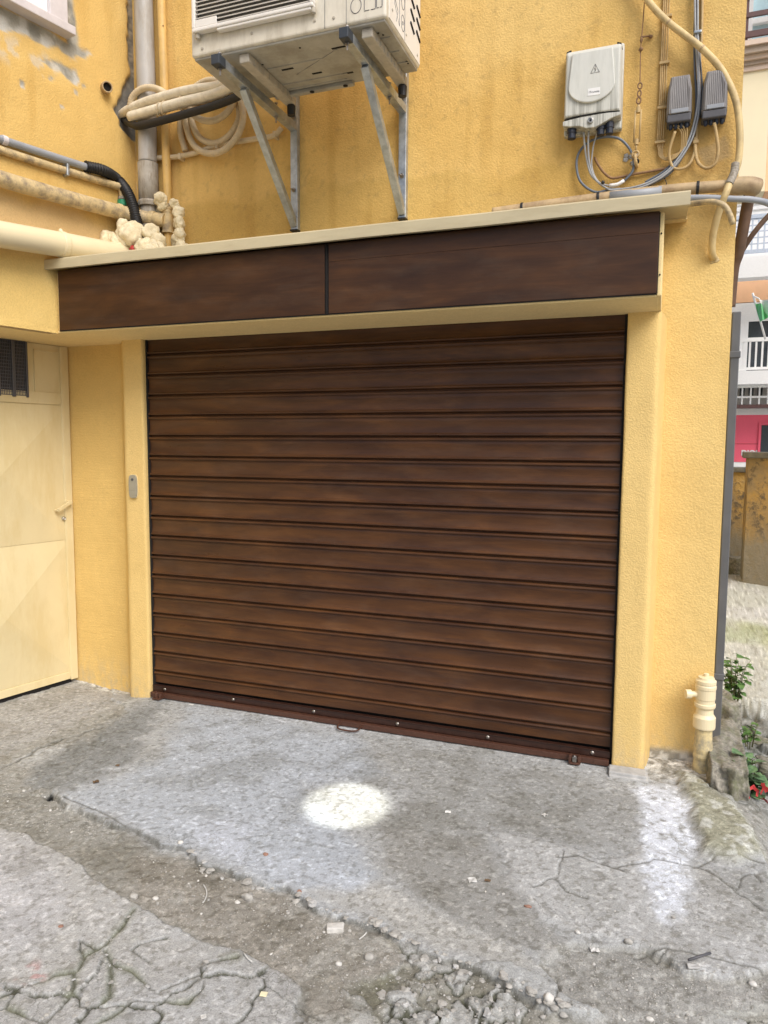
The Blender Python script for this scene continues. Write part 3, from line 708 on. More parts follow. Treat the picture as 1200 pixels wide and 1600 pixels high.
# ---------------- roller shutter: curtain > rail, handle, locks
PT = .1173; Z0 = .153
prof = []
one = [(.000, .012), (.0035, .010), (.0055, -.003), (.009, -.0075), (.0135, -.0075), (.017, -.004), (.0185, -.0008), (.021, .0), (.03, .0022), (.045, .0040), (.06, .0046), (.076, .0034), (.094, .0005), (.0955, .002), (.0975, -.003), (.101, -.0085), (.106, -.0095), (.1105, -.006), (.1122, .0), (.1128, .012)]
z = Z0-PT
for k in range(-1, 18):
    for dz, dy in one:
        zz = Z0+k*PT+dz
        if .066 < zz < 2.16: prof.append((zz, dy))
b = MB(); xs = np.linspace(.012, 2.649, 60); rows = []
for x in xs:
    rows.append([b.bm.verts.new((x, .008+dy+.0022*mnoise.noise(Vector((x*1.1, zz*.6, 2)))+.0012*mnoise.noise(Vector((x*2.6, math.floor((zz-Z0)/PT)*3.3, 5))), zz+.0012*mnoise.noise(Vector((x*1.3, math.floor((zz-Z0)/PT)*1.7, 9))))) for zz, dy in prof])
for A, B in zip(rows[:-1], rows[1:]):
    for k in range(len(prof)-1):
        f = b.bm.faces.new((A[k], B[k], B[k+1], A[k+1])); f.smooth = True
bmesh.ops.recalc_face_normals(b.bm, faces=b.bm.faces)
for f in b.bm.faces:
    pass
sh = obj('roller_shutter', b, mt_wood, bld)
sh.data.update()
# keep the folds crisp
for e in sh.data.edges: pass
for xa in (.0, 2.6495):
    b = MB(); b.box(xa, xa+.0115, .0, .05, .0, 2.115); obj('guide_rail', b, mt_gap, sh)
b = MB(); b.box(.0, 2.66, .045, .06, -.02, 2.13); obj('dark_backing', b, mt_gap, sh)
b = MB(); b.box(.008, 2.652, -.010, .02, .032, .0655, .003); b.beam((.008, -.012, .066), (2.652, -.012, .066), .006, .003)
obj('bottom_rail', b, mt_darkbrown, sh)
b = MB(); b.box(.006, 2.648, -.034, .015, .0025, .030, .002)
obj('bottom_angle', b, mt_brownmetal, sh)
for x in (.095, .57, 1.085, 1.575, 2.06, 2.57):
    b = MB(); b.lathe([(0, .010), (.003, .0095), (.006, .006), (.007, .001)], (x, -.0105, .050), (0, -1, 0), 12); obj('rail_bolt', b, mt_bolt, sh)
    b = MB(); b.lathe([(0, .005), (.002, .0045), (.003, .001)], (x+.012, -.0335, .018), (0, -1, 0), 10); obj('rail_rivet', b, mt_brownmetal, sh)
hx = float(P(548, 1138, y=-.04)[0])
pts = [(hx-.062, -.03, .024), (hx-.063, -.05, .020), (hx-.058, -.085, .013), (hx-.03, -.10, .010), (hx+.03, -.10, .010), (hx+.058, -.085, .013), (hx+.063, -.05, .020), (hx+.062, -.03, .024)]
b = MB(); b.tube(catmull(pts, .006), .0048, 10); obj('pull_handle', b, mt_brownmetal, sh)
for xx in (.075, float(P(898, 1190, y=-.045)[0])):
    b = MB(); b.box(xx-.024, xx+.024, -.075, -.033, .003, .012, .002); b.box(xx-.028, xx-.014, -.066, -.033, .003, .042, .003); b.box(xx+.014, xx+.028, -.066, -.033, .003, .042, .003)
    b.tube([(xx-.03, -.056, .028), (xx+.03, -.056, .028)], .006, 10)
    lk = obj('lock_bracket', b, mt_brownmetal, sh)
    b = MB(); b.box(xx-.010, xx+.010, -.070, -.045, .012, .04, .003); b.lathe([(0, .006), (.004, .004)], (xx, -.06, .04), (0, 0, 1), 10); obj('latch', b, mt_bolt if xx > 1 else mt_brownmetal, lk)

# ---------------- steel door in the wing
DU = UL; DN = NL
def dp(s, z, d=0.): q = D0+DU*s+DN*d; return (q[0], q[1], z)
rotD = Matrix((Vector(DU), Vector(DN), Vector((0, 0, 1)))).transposed()
def dbox(mb, s0, s1, d0, d1, z0, z1, bev=0): q = D0+DU*(s0+s1)/2+DN*(d0+d1)/2; mb.obox((q[0], q[1], (z0+z1)/2), (abs(s1-s0), abs(d1-d0), z1-z0), rotD, bev); return mb
def ds(px_, py_):
    q = P(px_, py_, D=0.); return float(np.dot(q-D0, DU)), float(q[2])
s_r = ds(107, 842)[0]; zmid = ds(106, 843)[1]; ztop = ds(98, 634)[1]; zbot = ds(116, 1046)[1]; s_c = ds(2, 900)[0]
s_l = 2*s_c-s_r
b = MB(); dbox(b, .03, s_l+.16, -.05, .0, .012, 2.112)
dbox(b, .0, .05, -.03, .012, .0, 2.113, .003); dbox(b, .055, s_r-.004, -.03, .010, .009, 2.105, .002)
dbox(b, s_l+.02, s_l+.16, -.03, .010, .0, 2.105, .003)
dbox(b, .055, s_l+.02, -.03, .008, .008, zbot-.004, .002); dbox(b, .056, s_l+.02, -.03, .009, ztop+.004, ztop+.075, .002)
sq0 = ds(52, 560)[0]; sq1 = ds(95, 560)[0]; zq0 = ds(72, 616)[1]; zq1 = ds(72, 548)[1]
dbox(b, sq1, sq1+.006, 0, .008, zq0, zq1); dbox(b, sq0-.006, sq0, 0, .008, zq0, zq1); dbox(b, sq1, sq0, 0, .008, zq0, zq0+.006); dbox(b, sq1, sq0, 0, .008, zq1-.006, zq1)
for za, zb in ((zbot, zmid-.002), (zmid+.002, ztop)):
    ap = dp((s_r+s_l)/2, (za+zb)/2, .042); c = [dp(s_r, za, .002), dp(s_l, za, .002), dp(s_l, zb, .002), dp(s_r, zb, .002)]
    vs = [b.bm.verts.new(v) for v in c]; va = b.bm.verts.new(ap)
    for i in range(4): b.bm.faces.new((vs[i], vs[(i+1) % 4], va))
door = obj('steel_door', b, mt_door, bld)
b = MB(); dbox(b, .04, s_l+.16, -.055, -.004, -.06, .010); obj('door_gap', b, mt_gap, door)
hs, hz = ds(103, 784); hs2, hz2 = ds(84, 797)
b = MB(); b.lathe([(0, .016), (.008, .015), (.009, .006)], dp(hs, hz, .008), DN, 14); b.beam(dp(hs-.014, hz+.003, .04), dp(hs2, hz2, .045), .014, .022, .003); b.beam(dp(hs, hz, .008), dp(hs, hz, .045), .012, .012, .002); b.beam(dp(hs2-.004, hz2, .045), dp(hs2, hz2, .018), .014, .012, .003)
obj('door_handle', b, mt_door, door)
ks, kz = ds(98, 810); b = MB(); b.lathe([(0, .013), (.01, .012), (.012, .009), (.008, .003)], dp(ks, kz, .008), DN, 14); obj('keyhole', b, mt_steel, door)
for (pa, pb) in (((-4, 574), (17, 574)), ((20, 574), (39, 574))):
    s1 = ds(*pa)[0]; s0 = ds(*pb)[0]; z0 = ds(20, 617)[1]; z1 = ds(20, 532)[1]
    b = MB(); dbox(b, s0, s1, 0, .006, z0, z1)
    g = obj('vent_grille', b, mt_gap, door)
    b = MB(); n = 8; m = 16
    for i in range(n+1): s = s0+(s1-s0)*i/n; dbox(b, s-.002, s+.002, .006, .011, z0, z1)
    for j in range(m+1): zz = z0+(z1-z0)*j/m; dbox(b, s0, s1, .006, .0105, zz-.002, zz+.002)
    dbox(b, s0-.008, s0+.004, .0, .02, z0-.01, z1, .002); dbox(b, s1-.004, s1+.008, .0, .02, z0-.01, z1, .002)
    obj('mesh_bars', b, mt_boxdark, g)

b = MB(); dd = D0+UL*(s_l+.155)+NL*.012; q = [dd, dd+UL*3, dd+UL*3-NL*.3, dd-NL*.3]; b.plan([(p[0], p[1]) for p in q], -.2, 2.115); obj('door_wall', b, mt_lintel, bld)
# ---------------- window of the upper floor
def lpnt(s, z, d=0.): q = L0+UL*s+NL*d; return (q[0], q[1], z)
def lbox(mb, s0, s1, d0, d1, z0, z1, bev=0): q = L0+UL*(s0+s1)/2+NL*(d0+d1)/2; mb.obox((q[0], q[1], (z0+z1)/2), (abs(s1-s0), abs(d1-d0), z1-z0), rotL, bev); return mb
rotL = Matrix((Vector(UL), Vector(NL), Vector((0, 0, 1)))).transposed()
def ls(px_, py_): q = P(px_, py_, L=.03); return float(np.dot(q-L0, UL)), float(q[2])
sw, zw = ls(106, 57); swi, _ = ls(76, 30)
b = MB(); lbox(b, sw+.005, swi, -.02, .045, zw+.045, zw+1.4, .004); lbox(b, sw+1.25, sw+1.35, -.02, .045, zw+.045, zw+1.4, .004); lbox(b, swi, sw+1.25, -.02, .03, zw+1.32, zw+1.4, .004)
win = obj('window', b, mt_lilac, bld)
b = MB(); lbox(b, sw-.02, sw+1.36, -.02, .075, zw, zw+.045, .005); obj('window_sill', b, mt_lilac, win)
b = MB(); lbox(b, swi, swi+.05, -.03, .024, zw+.047, zw+1.32, .003); lbox(b, swi+.05, sw+1.25, -.03, .022, zw+.047, zw+.10, .003); lbox(b, swi+.17, swi+.21, -.03, .023, zw+.1, zw+1.32, .003)
fr = obj('window_frame', b, mt_white, win)
b = MB(); lbox(b, swi+.05, sw+1.25, -.04, .012, zw+.09, zw+1.32)
for k in range(22): z = zw+.11+k*.055; lbox(b, swi+.21, sw+1.25, -.03, .018, z, z+.045, .004)
obj('shutter_pane', b, mt_pane, win)

# ------------------------------------------------------------------ things
def tp(mb, pts, w, n=12, step=.012, corr=0, cap=True, hollow=False, ext=0):
    """tube through (px,py,plane) points; w = apparent diameter there, turned into a real radius"""
    c = [PS(a, b_, s) for a, b_, s in pts]
    if ext: c = [c[0]+(c[0]-c[1])/np.linalg.norm(c[0]-c[1])*ext]+c
    d = np.mean([depth(q) for q in (c[1:] if ext else c)]); r = w/2*d/F
    cc = catmull(c, .0035 if corr else step)
    rs = [r*(1+corr*(1, .2, -1, .2)[i % 4]) for i in range(len(cc))] if corr else r
    mb.tube(cc, rs, n, cap, hollow=hollow); return [Vector(q) for q in cc], r
def ringat(mb, path, r, i, ln=.02, k=1.15, n=16):
    i = min(max(i, 1), len(path)-2); t = (path[i+1]-path[i-1]).normalized(); mb.lathe([(-ln/2, r*k), (-ln/2*.7, r*k*1.03), (ln/2*.7, r*k*1.03), (ln/2, r*k)], path[i], t, n)

# -------- air conditioner
AZ = 3.288; AX0, AX1, AF, AB = .729, 1.688, -.545, -.09; AH = .66
ac = thing('air_conditioner', (1.2, -.3, AZ), 'ivory outdoor air conditioner unit with louvred grille mounted high on the yellow wall', 'air conditioner')
b = MB(); b.box(AX0, AX1, AF, AB, AZ, AZ+AH, .012, 3)
body = obj('casing', b, mt_ac, ac)
b = MB(); b.box(AX1-.004, AX1+.003, AF+.03, AB-.01, AZ+.012, AZ+AH-.03, .002); side = obj('side_panel', b, mt_acside, ac)
b = MB(); b.box(1.4065, 1.4085, AF-.0008, AF+.01, AZ+.005, AZ+AH); obj('panel_seam', b, mt_boxdark, body)
b = MB(); b.box(1.507, 1.5085, AF-.0008, AF+.01, AZ+.005, AZ+AH); obj('panel_seam', b, mt_boxdark, body)
b = MB(); b.box(1.687, AX1+.0042, AB-.23, AB-.2285, AZ+.015, AZ+AH-.04); obj('panel_seam', b, mt_boxdark, body)
GX0, GX1, GZ0, GZ1 = .757, 1.366, AZ+.088, AZ+.6
b = MB(); b.box(GX0+.015, GX1-.015, AF-.004, AF+.004, GZ0+.01, GZ1); obj('fin_backing', b, mt_fin, ac)
b = MB(); b.box(GX0, GX1, AF-.035, AF-.002, GZ0, GZ0+.018, .005); b.box(GX0, GX0+.016, AF-.034, AF-.002, GZ0+.018, GZ1, .004); b.box(GX1-.016, GX1, AF-.034, AF-.002, GZ0+.018, GZ1, .004)
b.box(GX0+.13, GX1-.01, AF-.031, AF-.002, GZ0-.012, GZ0, .004)
z = GZ0+.03
while z < GZ1: b.obox(((GX0+GX1)/2, AF-.018, z), (GX1-GX0-.03, .020, .0042), Matrix.Rotation(.5, 3, 'X')); z += .0175
b.box(GX0+.016, GX0+.13, AF-.032, AF-.026, GZ0+.018, GZ0+.052, .002)
grille = obj('grille', b, mt_acside, ac)
for gxx in (GX0+.02, GX1-.006):
    b = MB(); b.lathe([(0, .012), (.02, .011), (.024, .006)], (gxx, AF-.014, GZ0+.001), (0, 0, -1), 12); obj('grille_clip', b, mt_acfoot, grille)
for sx, sz in ((.79, .03), (1.05, .05), (1.45, .04), (1.36, .045)):
    b = MB(); b.lathe([(0, .007), (.003, .006), (.004, .002)], (sx, AF, AZ+sz), (0, -1, 0), 10); obj('casing_screw', b, mt_acfoot, ac)
for sy, sz in ((-.48, .06), (-.30, .05), (-.14, .04), (-.29, .21)):
    b = MB(); b.lathe([(0, .007), (.003, .006), (.004, .002)], (AX1+.002, sy, AZ+sz), (1, 0, 0), 10); obj('casing_screw', b, mt_acfoot, ac)
# knock-out pictograms and slots
b = MB()
def outline(mb, pts, o, ux, uz, r=.0016, closed=True):
    q = [Vector(o)+Vector(ux)*a+Vector(uz)*c for a, c in pts]; mb.tube(q+([q[0]] if closed else []), r, 4, smooth=False)
circ = [(math.cos(t)*.024, math.sin(t)*.030) for t in np.linspace(0, 2*math.pi, 21)[:-1]]
outline(b, circ, (1.552, AF-.0005, AZ+.068), (1, 0, 0), (0, 0, 1)); outline(b, [(0, .03), (0, .14)], (1.552, AF-.0005, AZ+.068), (1, 0, 0), (0, 0, 1), closed=False)
for sx, sz, w, h in ((1.59, .04, .05, .045), (1.645, .042, .025, .06), (1.59, .092, .05, .05)):
    outline(b, [(0, 0), (w*.45, 0)], (sx, AF-.0005, AZ+sz), (1, 0, 0), (0, 0, 1), closed=False); outline(b, [(w*.6, 0), (w, 0)], (sx, AF-.0005, AZ+sz), (1, 0, 0), (0, 0, 1), closed=False)
    outline(b, [(0, .004), (0, h)], (sx, AF-.0005, AZ+sz), (1, 0, 0), (0, 0, 1), closed=False); outline(b, [(w, .004), (w, h)], (sx, AF-.0005, AZ+sz), (1, 0, 0), (0, 0, 1), closed=False)
outline(b, [(0, -.05), (.02, .0), (-.015, .03), (.02, .06), (.02, .13)], (AX1+.003, -.43, AZ+.09), (0, 1, 0), (0, 0, 1), closed=False)
outline(b, [(-.06, 0), (.0, -.06), (.0, .12), (-.06, .17)], (AX1+.003, -.39, AZ+.10), (0, 1, 0), (0, 0, 1))
for dz in (.075, .165, .25): outline(b, [(c*.9, s*1.1) for c, s in circ], (AX1+.003, -.345, AZ+dz), (0, 1, 0), (0, 0, 1))
outline(b, [(c*.25, s*.25) for c, s in circ], (AX1+.003, -.345, AZ+.075), (0, 1, 0), (0, 0, 1))
obj('knockout_mark', b, mt_boxdark, body)
for col in (0, 1):
    for k in range(3):
        y = -.245+col*.085; z = AZ+.11+k*.055+col*.005
        b = MB(); b.tube([(AX1+.0032, y, z+.022), (AX1+.0032, y+.052, z-.004)], .0062, 8, smooth=False); obj('vent_slot', b, mt_gap, side)
b = MB(); b.box(AX1+.0025, AX1+.0045, -.26, -.105, AZ+.30, AZ+.306); b.box(AX1+.0025, AX1+.0045, -.26, -.105, AZ+.37, AZ+.376); obj('panel_ridge', b, mt_acside, side)
# base pan and its pressed ribs
b = MB(); b.box(AX0+.01, AX1-.01, AF+.012, AB-.004, AZ-.010, AZ+.002, .004)
b.box(AX0+.2, 1.36, -.13, -.10, AZ-.03, AZ-.01, .005)
for (x0, x1, y0, y1) in ((.99, 1.36, -.2, -.185), (.99, 1.34, -.15, -.14), (1.60, 1.66, -.42, -.415), (1.60, 1.605, -.42, -.18), (1.6, 1.66, -.3, -.294), (1.6, 1.66, -.2, -.194), (1.02, 1.3, -.36, -.352)): b.box(x0, x1, y0, y1, AZ-.014, AZ-.009, .002)
b.beam((1.13, -.26, AZ-.010), (1.40, -.40, AZ-.010), .012, .006)
pan = obj('base_pan', b, mt_acpan, ac)
for hx_, hy in ((.98, -.115), (1.14, -.115), (1.32, -.115)):
    b = MB(); b.lathe([(0, .012), (.002, .012)], (hx_, hy-.01, AZ-.0305), (0, 0, -1), 14); obj('drain_hole', b, mt_gap, pan)
for hx_, hy, l in ((1.08, -.33, .06), (1.2, -.25, .05), (1.38, -.42, .07), (1.34, -.2, .05)):
    b = MB(); b.box(hx_, hx_+l, hy, hy+.012, AZ-.0115, AZ-.0098); obj('drain_slot', b, mt_gap, pan)
for hx_, hy in ((1.62, -.46), (1.635, -.44), (1.66, -.2), (1.66, -.18), (1.02, -.4), (1.25, -.47)):
    b = MB(); b.lathe([(0, .005), (.002, .005)], (hx_, hy, AZ-.0095), (0, 0, -1), 8); obj('drain_hole', b, mt_gap, pan)

for fx in (.965, 1.565):
    b = MB(); b.box(fx, fx+.05, AF+.03, -.05, AZ-.05, AZ-.0105, .004)
    for k in range(9): b.box(fx+.046, fx+.053, AF+.08+k*.045, AF+.105+k*.045, AZ-.046, AZ-.016, .002)
    ft = obj('mounting_foot', b, mt_acfoot, ac)
    b = MB(); b.lathe([(0, .02), (.045, .022), (.05, .018)], (fx+.03, -.07, AZ-.1), (0, 0, 1), 14); obj('rubber_damper', b, mt_black, ft)
# -------- brackets
for k, (xb, zc, lab) in enumerate(((1.521, 3.235, 'right galvanised steel bracket under the air conditioner, nearer its louvred side panel'), (.896, 3.236, 'left galvanised steel bracket under the air conditioner, nearer the white pipe bundle'))):
    fy = -.60
    t = thing('wall_bracket', (xb, WY, 2.69), lab, 'bracket', 'brackets carrying the air conditioner')
    b = MB(); b.box(xb-.02, xb+.02, fy, WY-.036, zc-.028, zc+.012, .002); obj('arm', b, mt_galv, t)
    b = MB(); b.box(xb-.0215, xb+.0215, fy-.006, fy+.05, zc-.0295, zc+.0135, .003); obj('end_cap', b, mt_capblue, t)
    b = MB(); b.box(xb-.021, xb+.021, WY-.036, WY-.002, 2.69, 3.42, .003); pst = obj('post', b, mt_galv, t)
    b = MB(); b.beam((xb, -.365, zc-.03), (xb, WY-.03, 2.715), .036, .036, .003); obj('strut', b, mt_galv, t)
    b = MB(); b.box(xb-.022, xb+.022, WY-.045, WY-.0, 2.683, 2.692, .002); obj('bottom_plug', b, mt_black, t)
    for zz in (2.9, 3.28):
        b = MB(); b.lathe([(0, .012), (.006, .012), (.007, .006), (.022, .005)], (xb, WY-.036, zz), (-.3, -1, 0), 8); obj('anchor_bolt', b, mt_bolt, t)
    for yy in (fy+.035, -.05):
        b = MB(); b.lathe([(-.062, .004), (-.04, .004), (-.039, .009), (-.03, .009), (-.029, .004), (.03, .004), (.031, .009), (.037, .009)], (xb, yy, zc), (0, 0, 1), 8); obj('mounting_bolt', b, mt_bolt, t)
# -------- pipe bundle
t = thing('refrigerant_line_bundle', P(280, 165, y=.03), 'two white insulated pipes and a black one strapped together left of the air conditioner', 'pipe bundle')
b = MB(); pa, ra = tp(b, [(188, 182, .12), (200, 172, .07), (232, 158, .045), (290, 142, .02), (340, 134, 0.), (385, 118, -.05), (400, 108, -.08)], 14); obj('insulated_pipe', b, mt_white_ins, t)
b = MB(); pb, rb = tp(b, [(203, 183, .055), (235, 174, .035), (282, 161, .015), (335, 148, -.005), (372, 131, -.04), (398, 118, -.06)], 16); obj('insulated_pipe', b, mt_white_ins, t)
b = MB(); pc, rc = tp(b, [(190, 186, .13), (206, 194, .07), (222, 196, .04), (280, 181, .015), (335, 165, -.005), (372, 150, -.03), (398, 132, -.05)], 12); obj('black_pipe', b, mt_black, t)
for a_ in (249, 256, 283):
    q = P(a_, 171-(a_-249)*.29, y=.02); b = MB(); rr = .036
    b.tube([Vector(q)+Vector((.012*math.sin(u)*.4, -math.cos(u)*rr*.72, math.sin(u)*rr)) for u in np.linspace(0, 2*math.pi, 19)[:-1]], .0028, 6, closed=True); obj('cable_tie', b, mt_hose, t)
# -------- coiled hose
b = MB(); pts = [(203, 172, .06), (207, 152, .05), (222, 139, .045), (242, 138, .045), (262, 148, .05), (285, 164, .07), (300, 178, .09), (318, 188, .10), (338, 187, .10), (358, 172, .10), (366, 150, .10), (352, 131, .10), (325, 126, .11), (300, 142, .12), (289, 170, .13), (293, 205, .13), (306, 230, .13), (328, 240, .12), (352, 233, .11), (372, 210, .10), (380, 180, .10), (372, 150, .11), (350, 136, .12), (322, 140, .13), (302, 165, .14), (300, 190, .14), (312, 215, .14), (335, 224, .14), (358, 212, .135), (373, 186, .135), (370, 160, .14), (350, 142, .15), (310, 145, .15), (286, 175, .15), (282, 205, .15), (290, 236, .15)]
tp(b, pts, 10, 10, corr=.05); tag(obj('coiled_hose', b, mt_hose), 'coiled dusty beige corrugated drain hose hanging on the wall left of the air conditioner', 'hose')
# -------- horizontal thin pipe with small valve
t = thing('thin_water_pipe', P(330, 232, y=.15), 'thin dusty horizontal pipe behind the hose coil, ending in a small fitting', 'pipe')
b = MB(); p_, r_ = tp(b, [(243, 247, .15), (275, 245, .15), (305, 239, .15), (345, 226, .15), (400, 217, .15), (428, 212, .15), (440, 200, .15)], 8, 10); obj('pipe', b, mt_hose, t)
for a_, c_ in ((282, 245), (340, 229), (430, 211)):
    b = MB(); q = P(a_, c_, y=.148); b.box(q[0]-.009, q[0]+.009, q[1]-.016, WY, q[2]-.017, q[2]+.017, .003); obj('clip', b, mt_hose, t)
# -------- big grey downpipe
t = thing('grey_downpipe', P(230, 340, y=.12), 'large grey plastic downpipe in the wall corner with stained lower section', 'downpipe')
b = MB(); p1, r1 = tp(b, [(221, -140, .115), (224, 0, .115), (229, 150, .115), (231, 255, .115)], 29, 24); obj('pipe', b, mt_greypipe, t)
b = MB(); p2, r2 = tp(b, [(231, 256, .115), (233, 320, .115)], 31, 24); b.lathe([(-.02, r2*1.08), (0, r2*1.12), (.012, r2*1.02)], P(233, 318, y=.115), (0, 0, 1), 24); obj('stained_section', b, mt_greyold, t)
b = MB(); p3, r3 = tp(b, [(233, 322, .115), (234, 390, .115)], 27, 20); obj('lower_pipe', b, mt_greyold, t)
# -------- yellow pipe with tee
t = thing('ochre_gas_pipe', P(262, 380, y=.12), 'slim ochre painted pipe running down the wall beside the grey downpipe into a tee', 'pipe')
b = MB(); p_, r_ = tp(b, [(249, -140, .135), (252, 0, .135), (257, 150, .135), (262, 316, .135), (263, 400, .13)], 13.5, 14); obj('pipe', b, mt_yellowpipe, t)
b = MB(); q0 = P(262, 322, y=.13); q1 = P(263, 364, y=.13); rr = 9.2*depth(q0)/F
b.tube([q0, q0+(q1-q0)*.02, q0+(q1-q0)*.98, q1], [rr*.95, rr*1.0, rr, rr*.95], 18)
for f_ in (.0, .12, .24, .98): b.lathe([(-.006, rr*1.08), (.006, rr*1.08)], q0+(q1-q0)*f_, (0, 0, 1), 18)
obj('tee_fitting', b, mt_stained, t)
for (a_, c_) in ((255, 40), (259, 245), (260, 258), (254, 80)):
    b = MB(); b.blob(P(a_, c_, y=.117), .004, .3, 3, 1); obj('rust_chip', b, mt_rust, t)
# -------- left-hand pipes
t = thing('grey_conduit', P(60, 238, L=.03), 'blue-grey conduit on the left wall running into a black corrugated sleeve', 'conduit')
b = MB(); p_, r_ = tp(b, [(-260, 135, ('L', .03)), (-60, 196, ('L', .03)), (0, 217, ('L', .03)), (70, 240, ('L', .03)), (138, 262, ('L', .032))], 12, 14, ext=1.3); obj('pipe', b, mt_conduit, t)
b = MB(); i = min(range(len(p_)), key=lambda k: abs(projv(np.array([p_[k]]))[0][0]-6)); ringat(b, p_, r_, i, .025, 1.2); obj('joint_ring', b, mt_lilac, t)
b = MB(); tp(b, [(134, 260, ('L', .034)), (160, 266, ('L', .045)), (183, 280, .055), (200, 302, .045), (210, 330, .035), (217, 360, .02), (228, 386, .01), (234, 402, .01)], 15, 14, corr=.15); obj('corrugated_sleeve', b, mt_black, t)
t = thing('thin_cream_pipe', P(90, 262, L=.02), 'thin cream pipe under the grey conduit with metal clip and green coupling at its end', 'pipe')
b = MB(); p_, r_ = tp(b, [(-260, 150, ('L', .018)), (-60, 214, ('L', .018)), (0, 234, ('L', .018)), (90, 263, ('L', .018)), (170, 287, ('L', .02)), (187, 293, ('L', .022)), (191, 303, ('L', .022)), (192, 322, ('L', .022)), (193, 395, ('L', .022))], 12, 14, ext=1.3); obj('pipe', b, mt_stained, t)
q = P(192, 317, L=.022); rr = 7.2*depth(q)/F
b = MB(); b.lathe([(-.02, rr), (-.018, rr*1.15), (.012, rr*1.15), (.014, rr)], q, (0, 0, 1), 18); obj('green_coupling', b, mt_green, t)
b = MB(); b.lathe([(0, rr*1.05), (.015, rr*1.05)], Vector(q)+Vector((0, 0, .016)), (0, 0, 1), 18); obj('threaded_collar', b, mt_greyold, t)
q = P(103, 266, L=.02); b = MB(); b.obox(q, (.016, .045, .065), rotL, .004); obj('clip', b, mt_galv, t)
t = thing('stained_waste_pipe', P(90, 305, L=.05), 'thick rust-stained cream pipe sloping along the left wall into the tee', 'pipe')
b = MB(); pw, rw = tp(b, [(-260, 193, ('L', .06)), (-60, 258, ('L', .06)), (0, 279, ('L', .06)), (100, 308, ('L', .06)), (186, 331, ('L', .06)), (225, 340, .08), (258, 345, .11)], 24, 20, ext=1.3); obj('pipe', b, mt_stained, t)
for a_ in (186, 207, 238):
    b = MB(); i = min(range(len(pw)), key=lambda k: abs(projv(np.array([pw[k]]))[0][0]-a_)); ringat(b, pw, rw, i, .028 if a_ != 207 else .012, 1.1, 20); obj('coupling', b, mt_stained if a_ != 207 else mt_greyold, t)
t = thing('cream_drain_pipe', P(90, 380, L=.08), 'fat clean cream plastic pipe just above the lintel on the left wall', 'pipe')
b = MB(); pw, rw = tp(b, [(-300, 312, ('L', .09)), (-60, 354, ('L', .09)), (0, 366, ('L', .09)), (100, 383, ('L', .09)), (205, 402, ('L', .09)), (235, 407, ('L', .09))], 39, 28, ext=1.3); obj('pipe', b, mt_creampipe, t)
b = MB(); i = min(range(len(pw)), key=lambda k: abs(projv(np.array([pw[k]]))[0][0]-98)); ringat(b, pw, rw, i, .035, 1.04, 28); obj('coupling', b, mt_creampipe, t)
b = MB(); q = P(95, 361, L=.09); b.blob(q, .012, .3, 3, 2); obj('clip_lug', b, mt_creampipe, t)
# pipe stub
b = MB(); q = P(164, 138, L=0.); r_ = 7.2*depth(q)/F; n_ = Vector(NL)+Vector((.1, -.5, -.25)); n_.normalize()
r_ *= 1.15; b.lathe([(-.03, r_), (.05, r_), (.052, r_*.95), (.052, r_*.78), (.02, r_*.76)], q, n_, 18)
t = obj('pipe_stub', b, mt_copper); tag(t, 'short open pipe stub poking out of the left wall below the window', 'pipe')
b = MB(); b.lathe([(0, r_*.77), (.001, r_*.77)], Vector(q)+n_*.035, n_, 16); obj('bore', b, mt_gap, t)
# foam and red tape
foams = [([(241, 325, .15, 12), (230, 318, .12, 7)], 'creamy foam lump packed between the grey downpipe and the waste pipe'),
         ([(250, 311, .09, 9), (256, 322, .10, 7)], 'small creamy foam lump high beside the ochre pipe'),
         ([(274, 318, .10, 6), (278, 333, .10, 7.5), (280, 350, .10, 8), (281, 365, .10, 7.5), (279, 378, .10, 9), (282, 386, .10, 9)], 'tall knobbly column of expanded foam right of the ochre pipe'),
         ([(197, 356, .0, 10), (201, 370, -.01, 17), (194, 380, -.01, 12)], 'largest yellowish foam lump hanging below the green coupling'),
         ([(237, 367, .02, 12), (246, 378, .02, 11)], 'foam lump below the tee, beside the black sleeve'),
         ([(224, 386, -.05, 12), (243, 390, -.05, 11), (236, 394, -.05, 14)], 'low foam mound sitting on the canopy edge'),
         ([(152, 374, -.05, 10), (168, 377, -.05, 12), (182, 381, -.05, 9)], 'flat foam ridge lying behind the fat cream pipe')]
for k, (ls_, lab) in enumerate(foams):
    b = MB()
    for j, (a_, c_, yy, rp_) in enumerate(ls_):
        q = P(a_, c_, y=yy); b.blob(q, rp_*1.2*depth(q)/F, .42, 1.35, 4, (1, .9, 1.05), seed=k*5+j); [setattr(v, 'co', v.co+Vector((mnoise.noise(v.co*95), mnoise.noise(v.co*95+Vector((7, 0, 0))), mnoise.noise(v.co*95+Vector((0, 7, 0)))))*.0035) for v in b.bm.verts] if j == len(ls_)-1 else None
    tag(obj('foam_lump', b, mt_foam), lab, 'foam', 'expanding foam around the pipes')
for k, (a_, c_, yy, lab) in enumerate(((222, 366, .04, 'red plastic scrap behind the black sleeve, under the waste pipe'), (212, 390, -.06, 'red plastic scrap wedged at the end of the fat cream pipe'))):
    b = MB(); q = P(a_, c_, y=yy); b.blob(q, 9*depth(q)/F, .4, 4, 3, (1, .6, .7), seed=k); tag(obj('red_scrap', b, mt_red), lab, 'plastic scrap')

